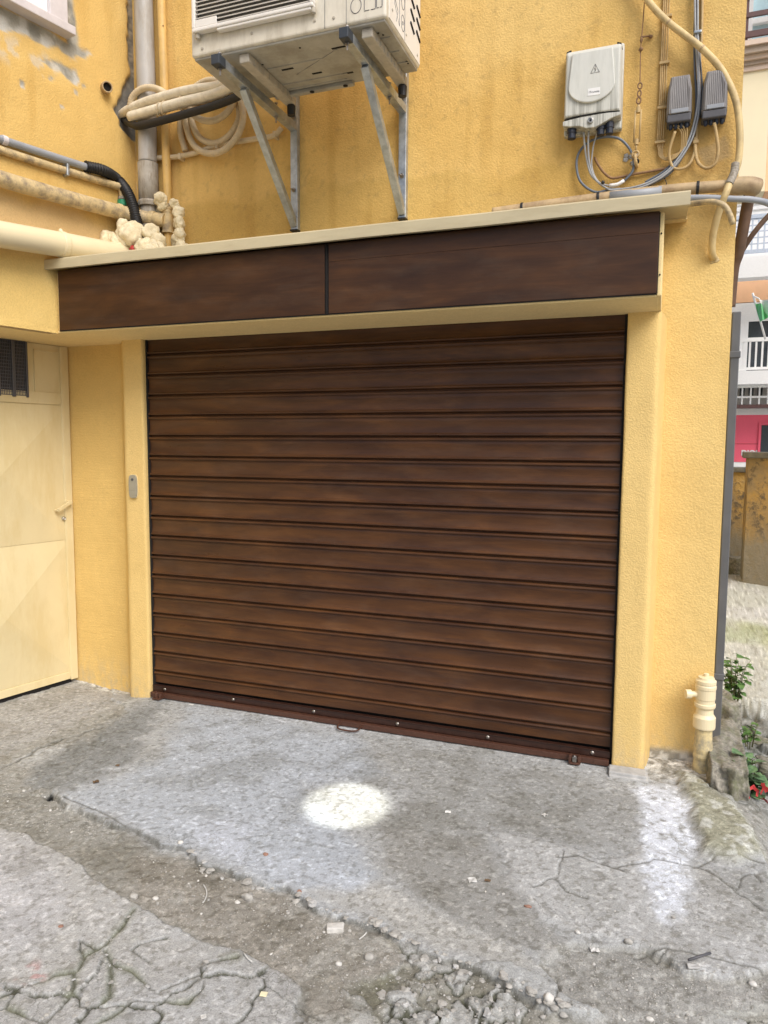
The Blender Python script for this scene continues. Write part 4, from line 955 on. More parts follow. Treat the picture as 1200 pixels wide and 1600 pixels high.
# -------- white telecom cabinet
t = thing('telecom_cabinet', P(930, 205, y=.14), 'weathered white telecom cabinet with dark run-off streaks, mounted on the upper wall', 'cabinet')
cf = .075
def cq(px_, py_, y=cf): return P(px_, py_, y=y)
x0 = cq(886, 0)[0]; x1 = cq(975, 0, .09)[0]; zt = P(930, 74, y=.10)[2]; zb = P(930, 200, y=.10)[2]
b = MB(); b.box(x0-.006, x1+.006, .135, WY-.002, zb-.005, zt+.018, .008); obj('back_plate', b, mt_cab, t)
b = MB()   # cover: tapered prism, front outline smaller
fr_ = [(x0+.008, zt-.03), (x1-.008, zt-.03), (x1-.004, zb+.055), (x0+.004, zb+.055)]
rimo = [(x0, zt), (x1, zt), (x1+.004, zb+.045), (x0-.004, zb+.045)]
A = [b.bm.verts.new((a_, .135, c_)) for a_, c_ in rimo]; B = [b.bm.verts.new((a_, .09, c_)) for a_, c_ in [(x0+.002, zt-.006), (x1-.002, zt-.006), (x1+.002, zb+.047), (x0-.002, zb+.047)]]; Cc = [b.bm.verts.new((a_, .068, c_)) for a_, c_ in fr_]
for U, W_ in ((A, B), (B, Cc)):
    for i in range(4): b.bm.faces.new((U[i], U[(i+1) % 4], W_[(i+1) % 4], W_[i]))
b.bm.faces.new(Cc); bmesh.ops.recalc_face_normals(b.bm, faces=b.bm.faces)
bmesh.ops.bevel(b.bm, geom=list(b.bm.edges), offset=.007, segments=3, affect='EDGES', profile=.5)
cov = obj('cover', b, mt_cab, t)
b = MB(); cxm = (x0+x1)/2-.003; hw = (x1-x0)/2-.022
sh_ = [(-hw*.86, zt-.032), (hw*.86, zt-.032), (hw*.95, zt-.12)]+[(hw*math.cos(u), zb+.175+.075*math.sin(u)) for u in np.linspace(0, -math.pi, 19)]+[(-hw*.95, zt-.12)]
b.prism(sh_, (cxm, .069, 0), (1, 0, 0), (0, 0, 1), (0, -.012, 0), .004); obj('raised_panel', b, mt_cabpanel, cov)
b = MB(); b.tube(catmull([(x0+.002, .0775, zb+.044), (cxm-.05, .072, zb+.051), (cxm+.05, .072, zb+.053), (x1-.001, .0775, zb+.050)], .01), .0026, 8); obj('seal_strip', b, mt_gap, cov)
b = MB(); low = [(x0-.004, zb+.038), (x0-.004, zb+.018), (x0+.03, zb+.010), (x0+.07, zb+.008), (cxm-.02, zb-.006), (cxm+.02, zb-.008), (cxm+.05, zb+.004), (x1-.04, zb+.022), (x1+.003, zb+.032), (x1+.003, zb+.046), (cxm+.05, zb+.050), (cxm-.05, zb+.046)]
b.prism(low, (0, .072, 0), (1, 0, 0), (0, 0, 1), (0, .065, 0), .003); obj('lower_skirt', b, mt_cab, t)
b = MB(); b.lathe([(0, .0135), (.006, .013), (.007, .009), (.004, .008)], (cxm, .071, zb+.024), (0, -1, 0), 16); lk = obj('lock', b, mt_steel, t)
b = MB(); b.lathe([(0, .005), (.001, .005)], (cxm, .0665, zb+.024), (0, -1, 0), 12); obj('lock_hole', b, mt_gap, lk)
for a_, dx in ((x0+.035, .022), (x1-.085, .02), (x1-.045, .02)):
    b = MB(); b.lathe([(-.004, dx), (.02, dx), (.022, dx*.85), (.045, dx*.85), (.046, dx*.6)], (a_, .105, zb+.012), (0, 0, -1), 14); obj('cable_gland', b, mt_gland, t)
for a_ in (x0+.012, x1-.012):
    b = MB(); sgn = 1 if a_ > cxm else -1; b.tube([(a_-.010*sgn, .10, zt+.002), (a_+.004*sgn, .088, zt-.008), (a_+.010*sgn, .10, zt-.032)], .004, 6); obj('corner_gap', b, mt_gap, cov)
def text(name, body_, size, mat, parent, mtx, ext=.0004, bold=0.):
    cu = bpy.data.curves.new(name, 'FONT'); cu.body = body_; cu.size = size; cu.extrude = ext; cu.align_x = 'CENTER'; cu.align_y = 'CENTER'; cu.offset = bold
    tmp = bpy.data.objects.new(name, cu); COL.objects.link(tmp); bpy.context.view_layer.update()
    me = bpy.data.meshes.new_from_object(tmp.evaluated_get(bpy.context.evaluated_depsgraph_get())); bpy.data.objects.remove(tmp)
    me.transform(mtx); return obj(name, me, mat, parent)
RX = Matrix.Rotation(math.pi/2, 4, 'X')
lq = P(928, 143, y=.056); b = MB(); b.box(lq[0]-.027, lq[0]+.027, .0556, .0572, lq[2]-.016, lq[2]+.016, .0006); lb = obj('name_label', b, mt_white, t)
text('label_text', 'iTrunote', .013, mt_boxdark, lb, Matrix.Translation((lq[0]+.001, .0553, lq[2]-.001)) @ RX)
wq = P(930, 107, y=.056); b = MB(); s_ = .019
b.tube([(wq[0]-s_, .0568, wq[2]-s_*.9), (wq[0]+s_, .0568, wq[2]-s_*.9), (wq[0], .0568, wq[2]+s_)], .0022, 6, closed=True, smooth=False)
b.tube([(wq[0]+.002, .0565, wq[2]+.010), (wq[0]-.003, .0565, wq[2]-.001), (wq[0]+.003, .0565, wq[2]-.001), (wq[0]-.001, .0565, wq[2]-.012)], .0018, 5)
obj('warning_triangle', b, mt_fin, t)
# -------- grey terminal boxes
for k, (top, bot, lab) in enumerate((([(1049, 117), (1078, 115)], [(1041, 190), (1080, 190)], 'left ribbed grey terminal box with several thin beige cables below'), ([(1105, 109), (1131, 106)], [(1096, 186), (1136, 181)], 'right ribbed grey terminal box with one looped beige cable below'))):
    yf = .10
    q = [P(*p, y=yf) for p in (top[0], top[1], bot[1], bot[0])]; zt_ = (q[0][2]+q[1][2])/2; zb_ = (q[2][2]+q[3][2])/2
    xa, xb_, xc, xd = q[0][0], q[1][0], q[2][0], q[3][0]; zm = zt_-(zt_-zb_)*.33
    t = thing('terminal_box', (xa, WY, zb_), lab, 'junction box', 'grey terminal boxes by the cable bundle')
    def ol(e): return [(xa+e, zt_-e), (xb_-e, zt_-e), (xc-e-.002, zm), (xc-e, zb_+.035), (xd+e, zb_+.035), (xd+e+.002, zm)]
    b = MB(); A = [b.bm.verts.new((a_, WY-.004, c_)) for a_, c_ in ol(-.003)]; B = [b.bm.verts.new((a_, yf+.012, c_)) for a_, c_ in ol(0)]; Cc = [b.bm.verts.new((a_, yf-.004 if i not in (0, 1) else yf+.006, c_)) for i, (a_, c_) in enumerate(ol(.010))]
    for U, W_ in ((A, B), (B, Cc)):
        for i in range(6): b.bm.faces.new((U[i], U[(i+1) % 6], W_[(i+1) % 6], W_[i]))
    b.bm.faces.new(Cc); bmesh.ops.recalc_face_normals(b.bm, faces=b.bm.faces); bmesh.ops.bevel(b.bm, geom=list(b.bm.edges), offset=.004, segments=2, affect='EDGES', profile=.5)
    obj('lid', b, mt_box, t)
    b = MB(); b.box(xd+.002, xc-.002, yf-.002, WY-.004, zb_, zb_+.034, .005); obj('base', b, mt_boxdark, t)
    b = MB(); b.box(xd+.018, xc-.014, yf-.006, yf+.003, zb_+.037, zb_+.055, .002); obj('label_strip', b, mt_conduit, t)
    for j in range(4):
        b = MB(); gx_ = xd+.018+j*(xc-xd-.036)/3; b.lathe([(-.002, .010), (.014, .009), (.022, .006)], (gx_, yf+.025, zb_), (0, 0, -1), 10); obj('cable_gland', b, mt_gland, t)
# -------- cables on the wall
def cable(name, pts, w, mt, lab, cat, n=8, group=None, parent=None, corr=0):
    b = MB(); tp(b, pts, w, n, corr=corr); o = obj(name, b, mt, parent)
    if parent is None: tag(o, lab, cat, group)
    return o
t = thing('cable_bundle', P(1085, 120, y=.16), 'bundle of grey and dark blue cables dropping between the terminal boxes and curving left', 'cables')
run = [(1086, -120), (1088, 0), (1089, 60), (1091, 110), (1092, 150), (1088, 185), (1078, 220), (1060, 250), (1040, 271), (1010, 288), (980, 296), (955, 296)]
for k, (dx, w, mt_, y_) in enumerate(((-1.6, 3.2, mt_cable, .150), (1.5, 3.2, mt_cable, .148), (-.2, 4.0, mt_bluecable, .16), (3.4, 2.6, mt_bluecable, .158), (-3.6, 3.2, mt_bluecable, .165))):
    pts = [(a_+dx*(1 if i < 7 else .6)*(1+.5*math.sin(i*1.3+k)), c_+(dx*.9 if i >= 7 else 0), y_) for i, (a_, c_) in enumerate(run)]
    tail = [[(945, 292, .15), (925, 275, .145), (917, 250, .14), (913, 222, .12), (912, 206, .11)], [(948, 294, .15), (930, 280, .145), (921, 255, .14), (919, 225, .12), (920, 205, .11)],
            [(930, 300, .155), (908, 285, .155), (901, 262, .155), (904, 240, .155), (920, 222, .155), (945, 214, .155), (968, 217, .155), (984, 233, .155), (990, 250, .15), (988, 268, .15), (975, 283, .15)], [], []][k]
    cable('cable', pts[:len(pts) if tail else 10]+tail, w, mt_, '', '', 8, None, t)
cable('cable', [(975, 282, .148), (965, 288, .146), (952, 290, .146)], 5.5, mt_white, '', '', 8, None, t)
cable('cable', [(955, 291, .147), (935, 284, .145), (925, 262, .142), (926, 235, .13), (931, 214, .12), (934, 205, .11)], 2.2, mt_cable, '', '', 8, None, t)
b = MB(); q = P(1090, 51, y=.15); b.box(q[0]-.016, q[0]+.016, .138, WY, q[2]-.006, q[2]+.006, .003); obj('clip', b, mt_galv, t)
b = MB(); q = P(942, 285, y=.145); b.blob(q, .009, .1, 2, 2); obj('cable_tie', b, mt_black, t)
t = thing('beige_cable_run', P(1038, 120, y=.165), 'row of thin painted beige cables clipped down the wall left of the terminal boxes', 'cables')
for k, dx in enumerate((-4, -1.5, 1.5, 5)):
    e_ = [(1029+k*2, 235, .168), (1030+k*2, 244, .166), (1040, 250-k*1.2, .16), (1055, 247-k*2, .155), (1064+k*2, 232, .15), (1064+k*3.2, 205, .13), (1052+k*7, 196, .12)]
    cable('cable', [(1043+dx, -100, .168), (1041+dx, 0, .168), (1037+dx, 95, .168), (1034+dx, 170, .168), (1031+dx, 220, .168)]+e_, 2.1, mt_beigecable, '', '', 6, None, t)
for a_, c_ in ((1038, 98), (1035, 168), (1031, 222), (1042, 25)):
    b = MB(); q = P(a_, c_, y=.165); b.box(q[0]-.022, q[0]+.022, .158, WY, q[2]-.006, q[2]+.006, .002); obj('clip', b, mt_beigecable, t)
t = thing('beige_loop_cable', P(1080, 240, y=.16), 'thicker beige cable looping below the terminal boxes beside the grey bundle', 'cables')
cable('cable', [(1098, -90, .17), (1096, 60, .17), (1090, 140, .17), (1088, 215, .165), (1083, 245, .155), (1072, 261, .15), (1056, 264, .15), (1048, 255, .15), (1046, 235, .14), (1055, 205, .12)], 4.6, mt_beigecable, '', '', 8, None, t)
cable('cable', [(1086, 215, .165), (1087, 240, .155), (1092, 256, .15), (1104, 263, .15), (1117, 256, .145), (1122, 238, .14), (1120, 215, .13), (1116, 192, .12)], 5.2, mt_beigecable, '', '', 8, None, t)
b = MB(); q = P(1087, 222, y=.16); b.box(q[0]-.012, q[0]+.012, .15, WY, q[2]-.008, q[2]+.008, .003); obj('clip', b, mt_beigecable, t)
# big yellowed conduit
t = thing('yellowed_conduit', P(1100, 100, y=.13), 'thick yellowed conduit sweeping across the wall and down along the building corner', 'conduit')
b = MB(); pw, rw = tp(b, [(960, -90, .14), (1000, -18, .135), (1018, 8, .13), (1042, 33, .125), (1070, 55, .12), (1097, 76, .12), (1122, 102, .12), (1138, 128, .12), (1150, 158, .12), (1155, 190, .12), (1156, 225, .12), (1153, 255, .12), (1145, 278, .10)], 10.5, 14); obj('pipe', b, mt_bigconduit, t)
b = MB(); tp(b, [(1149, 256, .10), (1147, 270, .09), (1139, 288, .06)], 12, 12, corr=.06); obj('grey_sleeve', b, mt_greyold, t)
b = MB(); tp(b, [(1141, 283, .07), (1133, 305, .05), (1122, 335, .08), (1114, 368, .12), (1113, 395, .15), (1117, 405, .19)], 11, 14); obj('lower_pipe', b, mt_bigconduit, t)
b = MB()
for a_ in (1045, 1096):
    i = min(range(len(pw)), key=lambda k: abs(projv(np.array([pw[k]]))[0][0]-a_)); ringat(b, pw, rw, i, .008, 1.06)
obj('joint_band', b, mt_copper, t)
b = MB(); q = P(1117, 407, y=WY); b.blob(q, .022, .5, 4, 3, (1, .25, .7)); obj('mortar_patch', b, mt_bigconduit, t)
# steel wire with turnbuckle
t = thing('anchor_wire', P(996, 240, y=.15), 'rusty anchor wire with chain links and beige turnbuckle beside the telecom cabinet', 'wire')
cable('wire', [(1012, -100, .16), (1007, 0, .155), (1003, 55, .15), (1001, 78, .15), (1000, 130, .15)], 1.9, mt_rust, '', '', 6, None, t)
b = MB(); tp(b, [(1001, 58, .145), (1008, 57, .155), (1017, 56, .185)], 3, 6); b.blob(P(1017, 57, y=.17), .008, .3, 3, 2); b.blob(P(1002, 62, y=.145), .010, .5, 3, 2, (.6, .6, 1.3)); b.blob(P(1001, 77, y=.145), .009, .5, 3, 2); obj('wire_knot', b, mt_rust, t)
def loop(mb, q, w, h, r): mb.tube([Vector(q)+Vector((math.cos(u)*w, 0, math.sin(u)*h)) for u in np.linspace(0, 2*math.pi, 15)[:-1]], r, 6, closed=True)
b = MB(); loop(b, P(1000, 134, y=.145), .009, .013, .0035); loop(b, P(999, 146, y=.145), .008, .013, .0035); loop(b, P(998, 157, y=.145), .009, .014, .004); obj('chain_link', b, mt_rust, t)
q0 = P(997.5, 172, y=.142); q1 = P(994.5, 222, y=.142); b = MB()
for s in (-.012, .012): b.tube([Vector(q0)+Vector((s, 0, 0)), Vector(q1)+Vector((s, 0, 0))], .0042, 8)
b.lathe([(-.012, .010), (.012, .010)], Vector(q0), (0, 0, 1), 10); b.lathe([(-.012, .010), (.012, .010)], Vector(q1), (0, 0, 1), 10); b.tube([q1, P(993.5, 236, y=.142)], .005, 8); b.tube([P(998, 164, y=.142), q0], .005, 8)
obj('turnbuckle', b, mt_beigecable, t)
b = MB(); q = P(993, 241, y=.142); loop(b, q, .014, .014, .0055); tp(b, [(992, 241, .13), (993, 252, .125), (995, 260, .16), (996, 256, .19)], 5, 8); obj('eye_bolt', b, mt_beigecable, t)
b = MB()
for k in range(7): b.blob(P(990+random.uniform(-14, 16), 250+random.uniform(-8, 8), y=WY-.002), .010, .6, 4, 2, (1, .3, 1), seed=k)
b2 = obj('mortar_patch', b, mt_slab, t)
b = MB(); b.blob(P(996, 252, y=WY-.006), .008, .3, 3, 2, (1, .5, 1.5)); obj('anchor_hole', b, mt_gap, t)
cable('rusty_cable', [(929, 246, .17), (935, 258, .165), (944, 270, .16), (955, 278, .16), (968, 277, .16), (990, 272, .165), (1015, 268, .168), (1045, 262, .17)], 4, mt_rust, 'rusty stiff cable with frayed end curving below the telecom cabinet', 'cable')
cable('thin_black_wire', [(1035, 272, .16), (1040, 282, .16), (1044, 296, .15)], 1.3, mt_black, 'short thin black wire hanging from the grey cable bundle', 'wire', 6)
# stained pipe lying on top of the canopy
t = thing('rusty_wall_pipe', P(1000, 305, y=.12), 'rust-stained horizontal pipe above the canopy with grey sleeve and rounded end', 'pipe')
b = MB(); pr, rr_ = tp(b, [(770, 333, .11), (860, 320, .11), (960, 307, .11), (1060, 296, .11), (1142, 290, .11)], 17, 18); obj('pipe', b, mt_copper, t)
b = MB(); tp(b, [(953, 309, .11), (1034, 300, .11)], 19, 18); obj('grey_sleeve', b, mt_conduit, t)
b = MB(); tp(b, [(1135, 292, .11), (1165, 290, .11), (1176, 291, .11), (1183, 293, .12)], 27, 20); b.blob(P(1176, 292, y=.115), 14.2*depth(P(1176, 292, y=.115))/F, .05, 2, 3); obj('end_elbow', b, mt_copper, t)
for a_, mt_ in ((816, mt_black), (935, mt_black), (1088, mt_black)):
    b = MB(); i = min(range(len(pr)), key=lambda k: abs(projv(np.array([pr[k]]))[0][0]-a_)); ringat(b, pr, rr_, i, .012, 1.12); obj('strap', b, mt_, t)
cable('grey_wall_conduit', [(1060, 310, .07), (1100, 309, .06), (1150, 311, .06), (1175, 312, .08), (1205, 320, .14), (1235, 345, .3), (1250, 380, .5)], 9.5, mt_conduit, 'grey conduit passing below the rusty elbow and bending round the building corner', 'conduit', 12)
cable('hooked_tube', [(1070, 320, -.05), (1100, 316, -.12), (1118, 316, -.15), (1132, 322, -.16), (1140, 335, -.16), (1145, 351, -.15)], 9, mt_stained, 'short cream tube hooking downward from the canopy end', 'tube', 14)
cable('brown_corner_pipe', [(1172, 300, .20), (1166, 330, .24), (1155, 390, .27), (1146, 420, .30), (1140, 480, .33)], 17, mt_brownpipe, 'dark brown pipe dropping behind the building corner below the rusty elbow', 'pipe', 14)
cable('dark_corner_hose', [(1225, 318, .3), (1200, 338, .3), (1175, 368, .3), (1158, 395, .32), (1149, 415, .36), (1144, 440, .42)], 8, mt_brownpipe, 'thin dark hose curving out to the right past the brown corner pipe', 'hose', 12)
# downspout at the corner
t = thing('square_downspout', (3.125, .3, 0), 'slim dark grey square downspout on the side of the building corner', 'downspout')
dx0, dx1 = 3.108, 3.146
qa = P(1149, 476, x=3.127)
b = MB(); b.box(dx0, dx1, WY+.06, WY+.11, .06, 2.14, .004); obj('pipe', b, mt_ds, t)
b = MB(); b.box(dx0-.004, dx1+.005, WY+.055, WY+.115, 1.93, 1.96, .003); obj('bracket', b, mt_ds, t)
b = MB(); b.box(dx0-.004, dx1+.004, WY+.055, WY+.115, .40, .43, .003); obj('bracket', b, mt_ds, t)
# cream standpipe
q = P(1097, 1195, y=WY-.075); sx, sy = float(q[0]), WY-.075
def zc_(py_): return float(P(1097, py_, y=sy)[2])
def rw_(w): return w/2*depth(P(1097, 1120, y=sy))/F
t = thing('drain_standpipe', (sx, sy, 0), 'peeling cream standpipe with capped fitting at the foot of the wall corner', 'pipe')
b = MB(); pr_ = [(1225, 27), (1212, 27.5), (1206, 29), (1195, 28), (1186, 26), (1180, 29), (1175, 27), (1168, 28.5), (1160, 27), (1140, 25), (1132, 25)]
b.lathe([(zc_(c_), rw_(w)) for c_, w in pr_], (sx, sy, 0), (0, 0, 1), 24); obj('lower_pipe', b, None, t)
low_pipe = ALL[-1]
pm = simple('peeling_cream_paint', (.68, .56, .30), .5, 0, .08, 18, .002, (.26, .24, .2), 15, (1, 1, .8), .8); low_pipe.data.materials.append(pm)
b = MB(); b.lathe([(zc_(c_), rw_(w)) for c_, w in ((1136, 32), (1134, 33), (1119, 33), (1117, 30), (1114, 26), (1106, 25), (1104, 29), (1102, 31), (1098, 31), (1097, 28), (1092, 28), (1090, 29.5), (1076, 29.5), (1074, 31), (1070, 31), (1068, 29), (1066, 30), (1062, 30), (1060, 25), (1057, 23), (1056, 8), (1052, 8), (1051, 3))], (sx, sy, 0), (0, 0, 1), 28); obj('fitting', b, mt_creampipe, t)
b = MB(); q = P(1088, 1083, y=sy); b.lathe([(0, rw_(9)), (.035, rw_(9)), (.036, rw_(14)), (.06, rw_(14)), (.062, rw_(11))], (sx-rw_(24)/1.2, sy-.01, q[2]), (-1, -.35, 0), 16); obj('side_cap', b, mt_creampipe, t)
# wall stones etc.
b = MB(); q = [P(936, 1203, z=.012), P(1003, 1219, z=.012)]
sl = Vector(q[0]); b.obox((2.735, -.075, .0), (.165, .085, .036), Matrix.Rotation(.02, 3, 'Z'), .005); b.obox((2.74, -.082, -.006), (.17, .09, .022), Matrix.Rotation(.03, 3, 'Z'), .004)
for v in b.bm.verts: v.co += Vector((mnoise.noise(v.co*30), mnoise.noise(v.co*30+Vector((5, 0, 0))), mnoise.noise(v.co*25)*.6))*.005
tag(obj('stone_slab', b, mt_slab), 'flat grey mortar slab under the right jamb of the shutter', 'slab')
def rock(name, c, size, mt, sub=4, amp=.35, rot=0., seed=0):
    b = MB(); m = bmesh.ops.create_cube(b.bm, size=1); bmesh.ops.subdivide_edges(b.bm, edges=b.bm.edges, cuts=sub*3, use_grid_fill=True)
    for v in b.bm.verts:
        d = v.co.copy(); n = d.normalized(); v.co = d.lerp(n*.62, .28)
        k = mnoise.fractal(Vector((d.x*2+seed, d.y*2+seed*2, d.z*2)), 1., 2., 5)*amp*.22; v.co += n*k
        v.co = Vector((v.co.x*size[0], v.co.y*size[1], v.co.z*size[2]))
    R_ = Matrix.Rotation(rot, 4, 'Z'); b.bm.transform(Matrix.Translation(Vector(c)) @ R_)
    for f in b.bm.faces: f.smooth = True
    return obj(name, b, mt)
tag(rock('corner_stone', (3.165, .22, -.02), (.16, .66, .26), mt_stone, 6, .5, 0, 3), 'rough mossy stone block at the foot of the building corner', 'stone')
tag(rock('field_stone', (3.16, .75, .05), (.16, .3, .26), mt_stone, 4, .6, .3, 9), 'rough stone behind the corner block at the base of the downspout', 'stone')
for k, (x, y, s, lab) in enumerate(((3.46, .35, .24, 'flat dark rock in the alley ground right of the corner stone'), (3.40, .85, .20, 'jagged dark rock in the alley ground behind the lower weeds'), (3.62, 1.0, .3, 'broad dark rock at the edge of the pale alley concrete'))):
    tag(rock('alley_rock', (x, y, gh(x, y)-.01), (s, s*.8, s*.35), mt_stone, 4, .8, k, 20+k), lab, 'rock')
# -------- key switch on the left jamb
q = P(209, 760, y=-.035); t = thing('key_switch', (q[0], -.035, q[2]-.07), 'small grey key switch plate set in the left jamb beside the shutter', 'key switch')
zs = depth(q)/F; w_, h_ = 7.6*zs, 18*zs
rr2 = [(math.copysign(1, math.cos(u))*abs(math.cos(u))**.45*w_, math.copysign(1, math.sin(u))*abs(math.sin(u))**.55*h_) for u in np.linspace(0, 2*math.pi, 33)[:-1]]
b = MB(); b.prism([(a_*1.12, c_*1.06) for a_, c_ in rr2], (q[0], -.033, q[2]), (1, 0, 0), (0, 0, 1), (0, -.004, 0)); obj('surround', b, mt_lintel, t)
b = MB(); b.prism(rr2, (q[0], -.036, q[2]), (1, 0, 0), (0, 0, 1), (0, -.010, 0), .002); pl_ = obj('plate', b, mt_plate, t)
b = MB(); b.lathe([(0, .008), (.004, .0075), (.0045, .004)], (q[0], -.046, q[2]+h_*.6), (0, -1, 0), 12); obj('key_lock', b, mt_boxdark, pl_)
b = MB(); b.box(q[0]-w_*.7, q[0]+w_*.75, -.0475, -.045, q[2]-h_*.75, q[2]-h_*.45, .0008); b.box(q[0]-w_*.7, q[0]+w_*.75, -.0472, -.045, q[2]-h_*.36, q[2]+h_*.05, .0008); obj('flap', b, mt_plate, pl_)

# ------------------------------------------------------------------ weeds
def plant(name, base, spread, h, nst, mt, lab, seed, leaf=.035, cat='weed', wide=1.):
    r = random.Random(seed); t = thing(name, base, lab, cat); sb = MB(); lb = MB()
    for s in range(nst):
        a = r.uniform(0, 2*math.pi); d = r.uniform(.2, 1)*spread; hh = h*r.uniform(.5, 1)
        o = Vector(base)+Vector((math.cos(a)*.02, math.sin(a)*.02, -.01)); e_ = Vector(base)+Vector((math.cos(a)*d, math.sin(a)*d, hh))
        m_ = (o+e_)/2+Vector((0, 0, hh*.25)); path = [Vector(v) for v in catmull([o, m_, e_], .02)]
        sb.tube(path, [.0025*(1-.6*i/len(path)) for i in range(len(path))], 5)
        for j in range(2, len(path)):
            if r.random() < .85:
                ph = r.uniform(0, 2*math.pi); ln = leaf*r.uniform(.55, 1.15); dr = Vector((math.cos(ph), math.sin(ph), r.uniform(-.35, .5))).normalized()
                sd = dr.cross(Vector((r.uniform(-.4, .4), r.uniform(-.4, .4), 1))).normalized(); up = sd.cross(dr)
                p0 = path[j]; pts = [(0, 0), (.25, .30), (.5, .40), (.78, .22), (1, 0)]
                ridge = [p0+dr*(ln*u)-up*(.12*ln*u*u*2) for u, w in pts]
                for sg in (1, -1):
                    side_ = [ridge[i]+sd*(sg*pts[i][1]*ln*wide)+up*(.18*ln*pts[i][1]) for i in range(5)]
                    vs = [lb.bm.verts.new(v) for v in ridge]; vo = [lb.bm.verts.new(v) for v in side_]
                    for i in range(4):
                        try: lb.bm.faces.new((vs[i], vs[i+1], vo[i+1], vo[i]))
                        except Exception: pass
    obj('stems', sb, mt_stem, t); obj('leaves', lb, mt, t); return t
def gz(x, y): return Vector((x, y, gh(x, y)))
q = P(1146, 1092, y=.95); plant('weed', (q[0], .95, q[2]-.02), .10, .27, 16, mt_leaf, 'leafy upright weed growing behind the corner beside the downspout', 5, .05)
q = P(1172, 1160, y=.6); plant('weed', (q[0], .6, q[2]-.02), .10, .13, 9, mt_leaf, 'small sparse weed among the alley rocks, between the two larger weeds', 8, .045)
q = P(1172, 1245, y=.05); plant('weed', (q[0], .05, q[2]-.02), .09, .21, 15, mt_leaf2, 'broad-leaved blue-green weed right of the corner stone above the red scrap', 12, .06, wide=1.3)
q = P(1155, 1200, y=.3); plant('weed', (q[0], .3, q[2]-.04), .08, .12, 12, mt_leaf, 'low tuft of green weed on top of the corner stone', 14, .03)
b = MB(); r = random.Random(4)
for k in range(9):
    q = P(1178+r.uniform(-9, 20), 1240+r.uniform(-12, 14), y=-.05+r.uniform(-.02, .02)); d = Vector((r.uniform(-1, 1), r.uniform(-1, 1), r.uniform(-1, 1))).normalized()*.02; e_ = d.cross(Vector((r.uniform(-1, 1), r.uniform(-1, 1), .3))).normalized()*.008
    b.poly([Vector(q)-d-e_, Vector(q)+d-e_*.5, Vector(q)+d*1.2+e_, Vector(q)-d*.8+e_])
tag(obj('red_netting_scrap', b, mt_red), 'torn red plastic scrap caught under the broad-leaved weed', 'plastic scrap')

# ------------------------------------------------------------------ loose things on the ground
def stone(px_, py_, w, mt, lab, seed, name='stone_chunk', sq=(1, .8, .6), amp=.35, group=None, cat='stone'):
    q = G(px_, py_); r = w/2*depth(q)/F; b = MB(); b.blob((q.x, q.y, q.z+r*sq[2]*.45), r, amp, 2.6, 2 if w < 14 else 3, sq, w > 9, seed)
    return tag(obj(name, b, mt), lab, cat, group)
def slabby(px_, py_, L_, W_, Hh, rot, mt, lab, name='stone_chunk', cat='stone'):
    q = G(px_, py_); k = depth(q)/F; b = MB(); b.obox((q.x, q.y, q.z+Hh*k*.45), (L_*k, W_*k, Hh*k), Matrix.Rotation(rot, 3, 'Z'), 1.6*k)
    for v in b.bm.verts: v.co += Vector((mnoise.noise(v.co*60), mnoise.noise(v.co*60+Vector((9, 0, 0))), mnoise.noise(v.co*50+Vector((0, 7, 0)))))*.004
    return tag(obj(name, b, mt), lab, cat)
slabby(524, 1454, 27, 14, 9, .45, mt_pebble2, 'oblong pale rubble chunk lying alone in the brown dirt')
stone(529, 1508, 11, mt_pebble2, 'small squarish pale stone left of the round grey stone', 2, amp=.2)
stone(577, 1497, 16, mt_pebble, 'round grey stone in the middle of the dirt channel', 3, sq=(1, .9, .75), amp=.15)
stone(387, 1404, 19, mt_pebble, 'grey stone lying in the dirt beside the white curved scrap', 4)
stone(371, 1410, 9, mt_pebble2, 'little pale stone touching the grey stone in the upper dirt', 5)
stone(209, 1401, 14, mt_pebble, 'grey stone at the broken edge of the left slab', 6)
stone(243, 1404, 11, mt_pebble2, 'flat oval pale stone near the left slab edge', 7, sq=(1, .8, .4), amp=.1)
stone(282, 1318, 10, mt_pebble2, 'pale pebble at the top of the dirt channel', 8, sq=(1, .8, .5))
stone(857, 1577, 17, mt_pebble2, 'palest stone of the cluster under the tilted slab piece', 9, sq=(.9, .8, .9), amp=.25)
for k, (a_, c_, w) in enumerate(((878, 1571, 15), (872, 1580, 12), (842, 1576, 10), (886, 1580, 12), (865, 1588, 14), (880, 1592, 13), (848, 1592, 10))): stone(a_, c_, w, mt_pebble, 'grey stone in the small pile under the tilted slab piece', 30+k, 'rubble_stone', group='stones piled under the slab piece')
stone(1176, 1538, 13, mt_pebble2, 'single pale rounded stone at the lower right edge', 11, amp=.12)
stone(1015, 1594, 13, mt_pebble2, 'pale oval stone near the bottom edge, right of the rubble pile', 12, sq=(1, .7, .5), amp=.12)
stone(902, 1460, 9, mt_pebble2, 'pale round pebble right of the white scrap', 13)
stone(982, 1475, 13, mt_pebble, 'dark grey lump near the paper scraps', 14)
slabby(1083, 1512, 18, 10, 4, .3, mt_slab, 'small flat grey chip under the dark nail', 'stone_chip')
b = MB(); q = G(1092, 1508); b.tube([q+Vector((-.03, -.02, .022)), q+Vector((.032, .03, .026))], .004, 6); tag(obj('rusty_nail', b, mt_boxdark), 'dark nail lying across a flat grey chip', 'nail')
stone(415, 1336, 8, mt_brick, 'red brick chip near the apron edge', 15, 'brick_chip', cat='brick chip'); stone(468, 1402, 8, mt_brick, 'red brick chip beside the apron edge rubble', 16, 'brick_chip', cat='brick chip')
stone(95, 1448, 9, mt_brick, 'reddish chip on the left slab', 17, 'brick_chip', (1, .8, .25), cat='brick chip'); stone(825, 1417, 12, mt_brick, 'dark red chip on the concrete left of the pale slab', 18, 'brick_chip', (1, .5, .3), cat='brick chip')
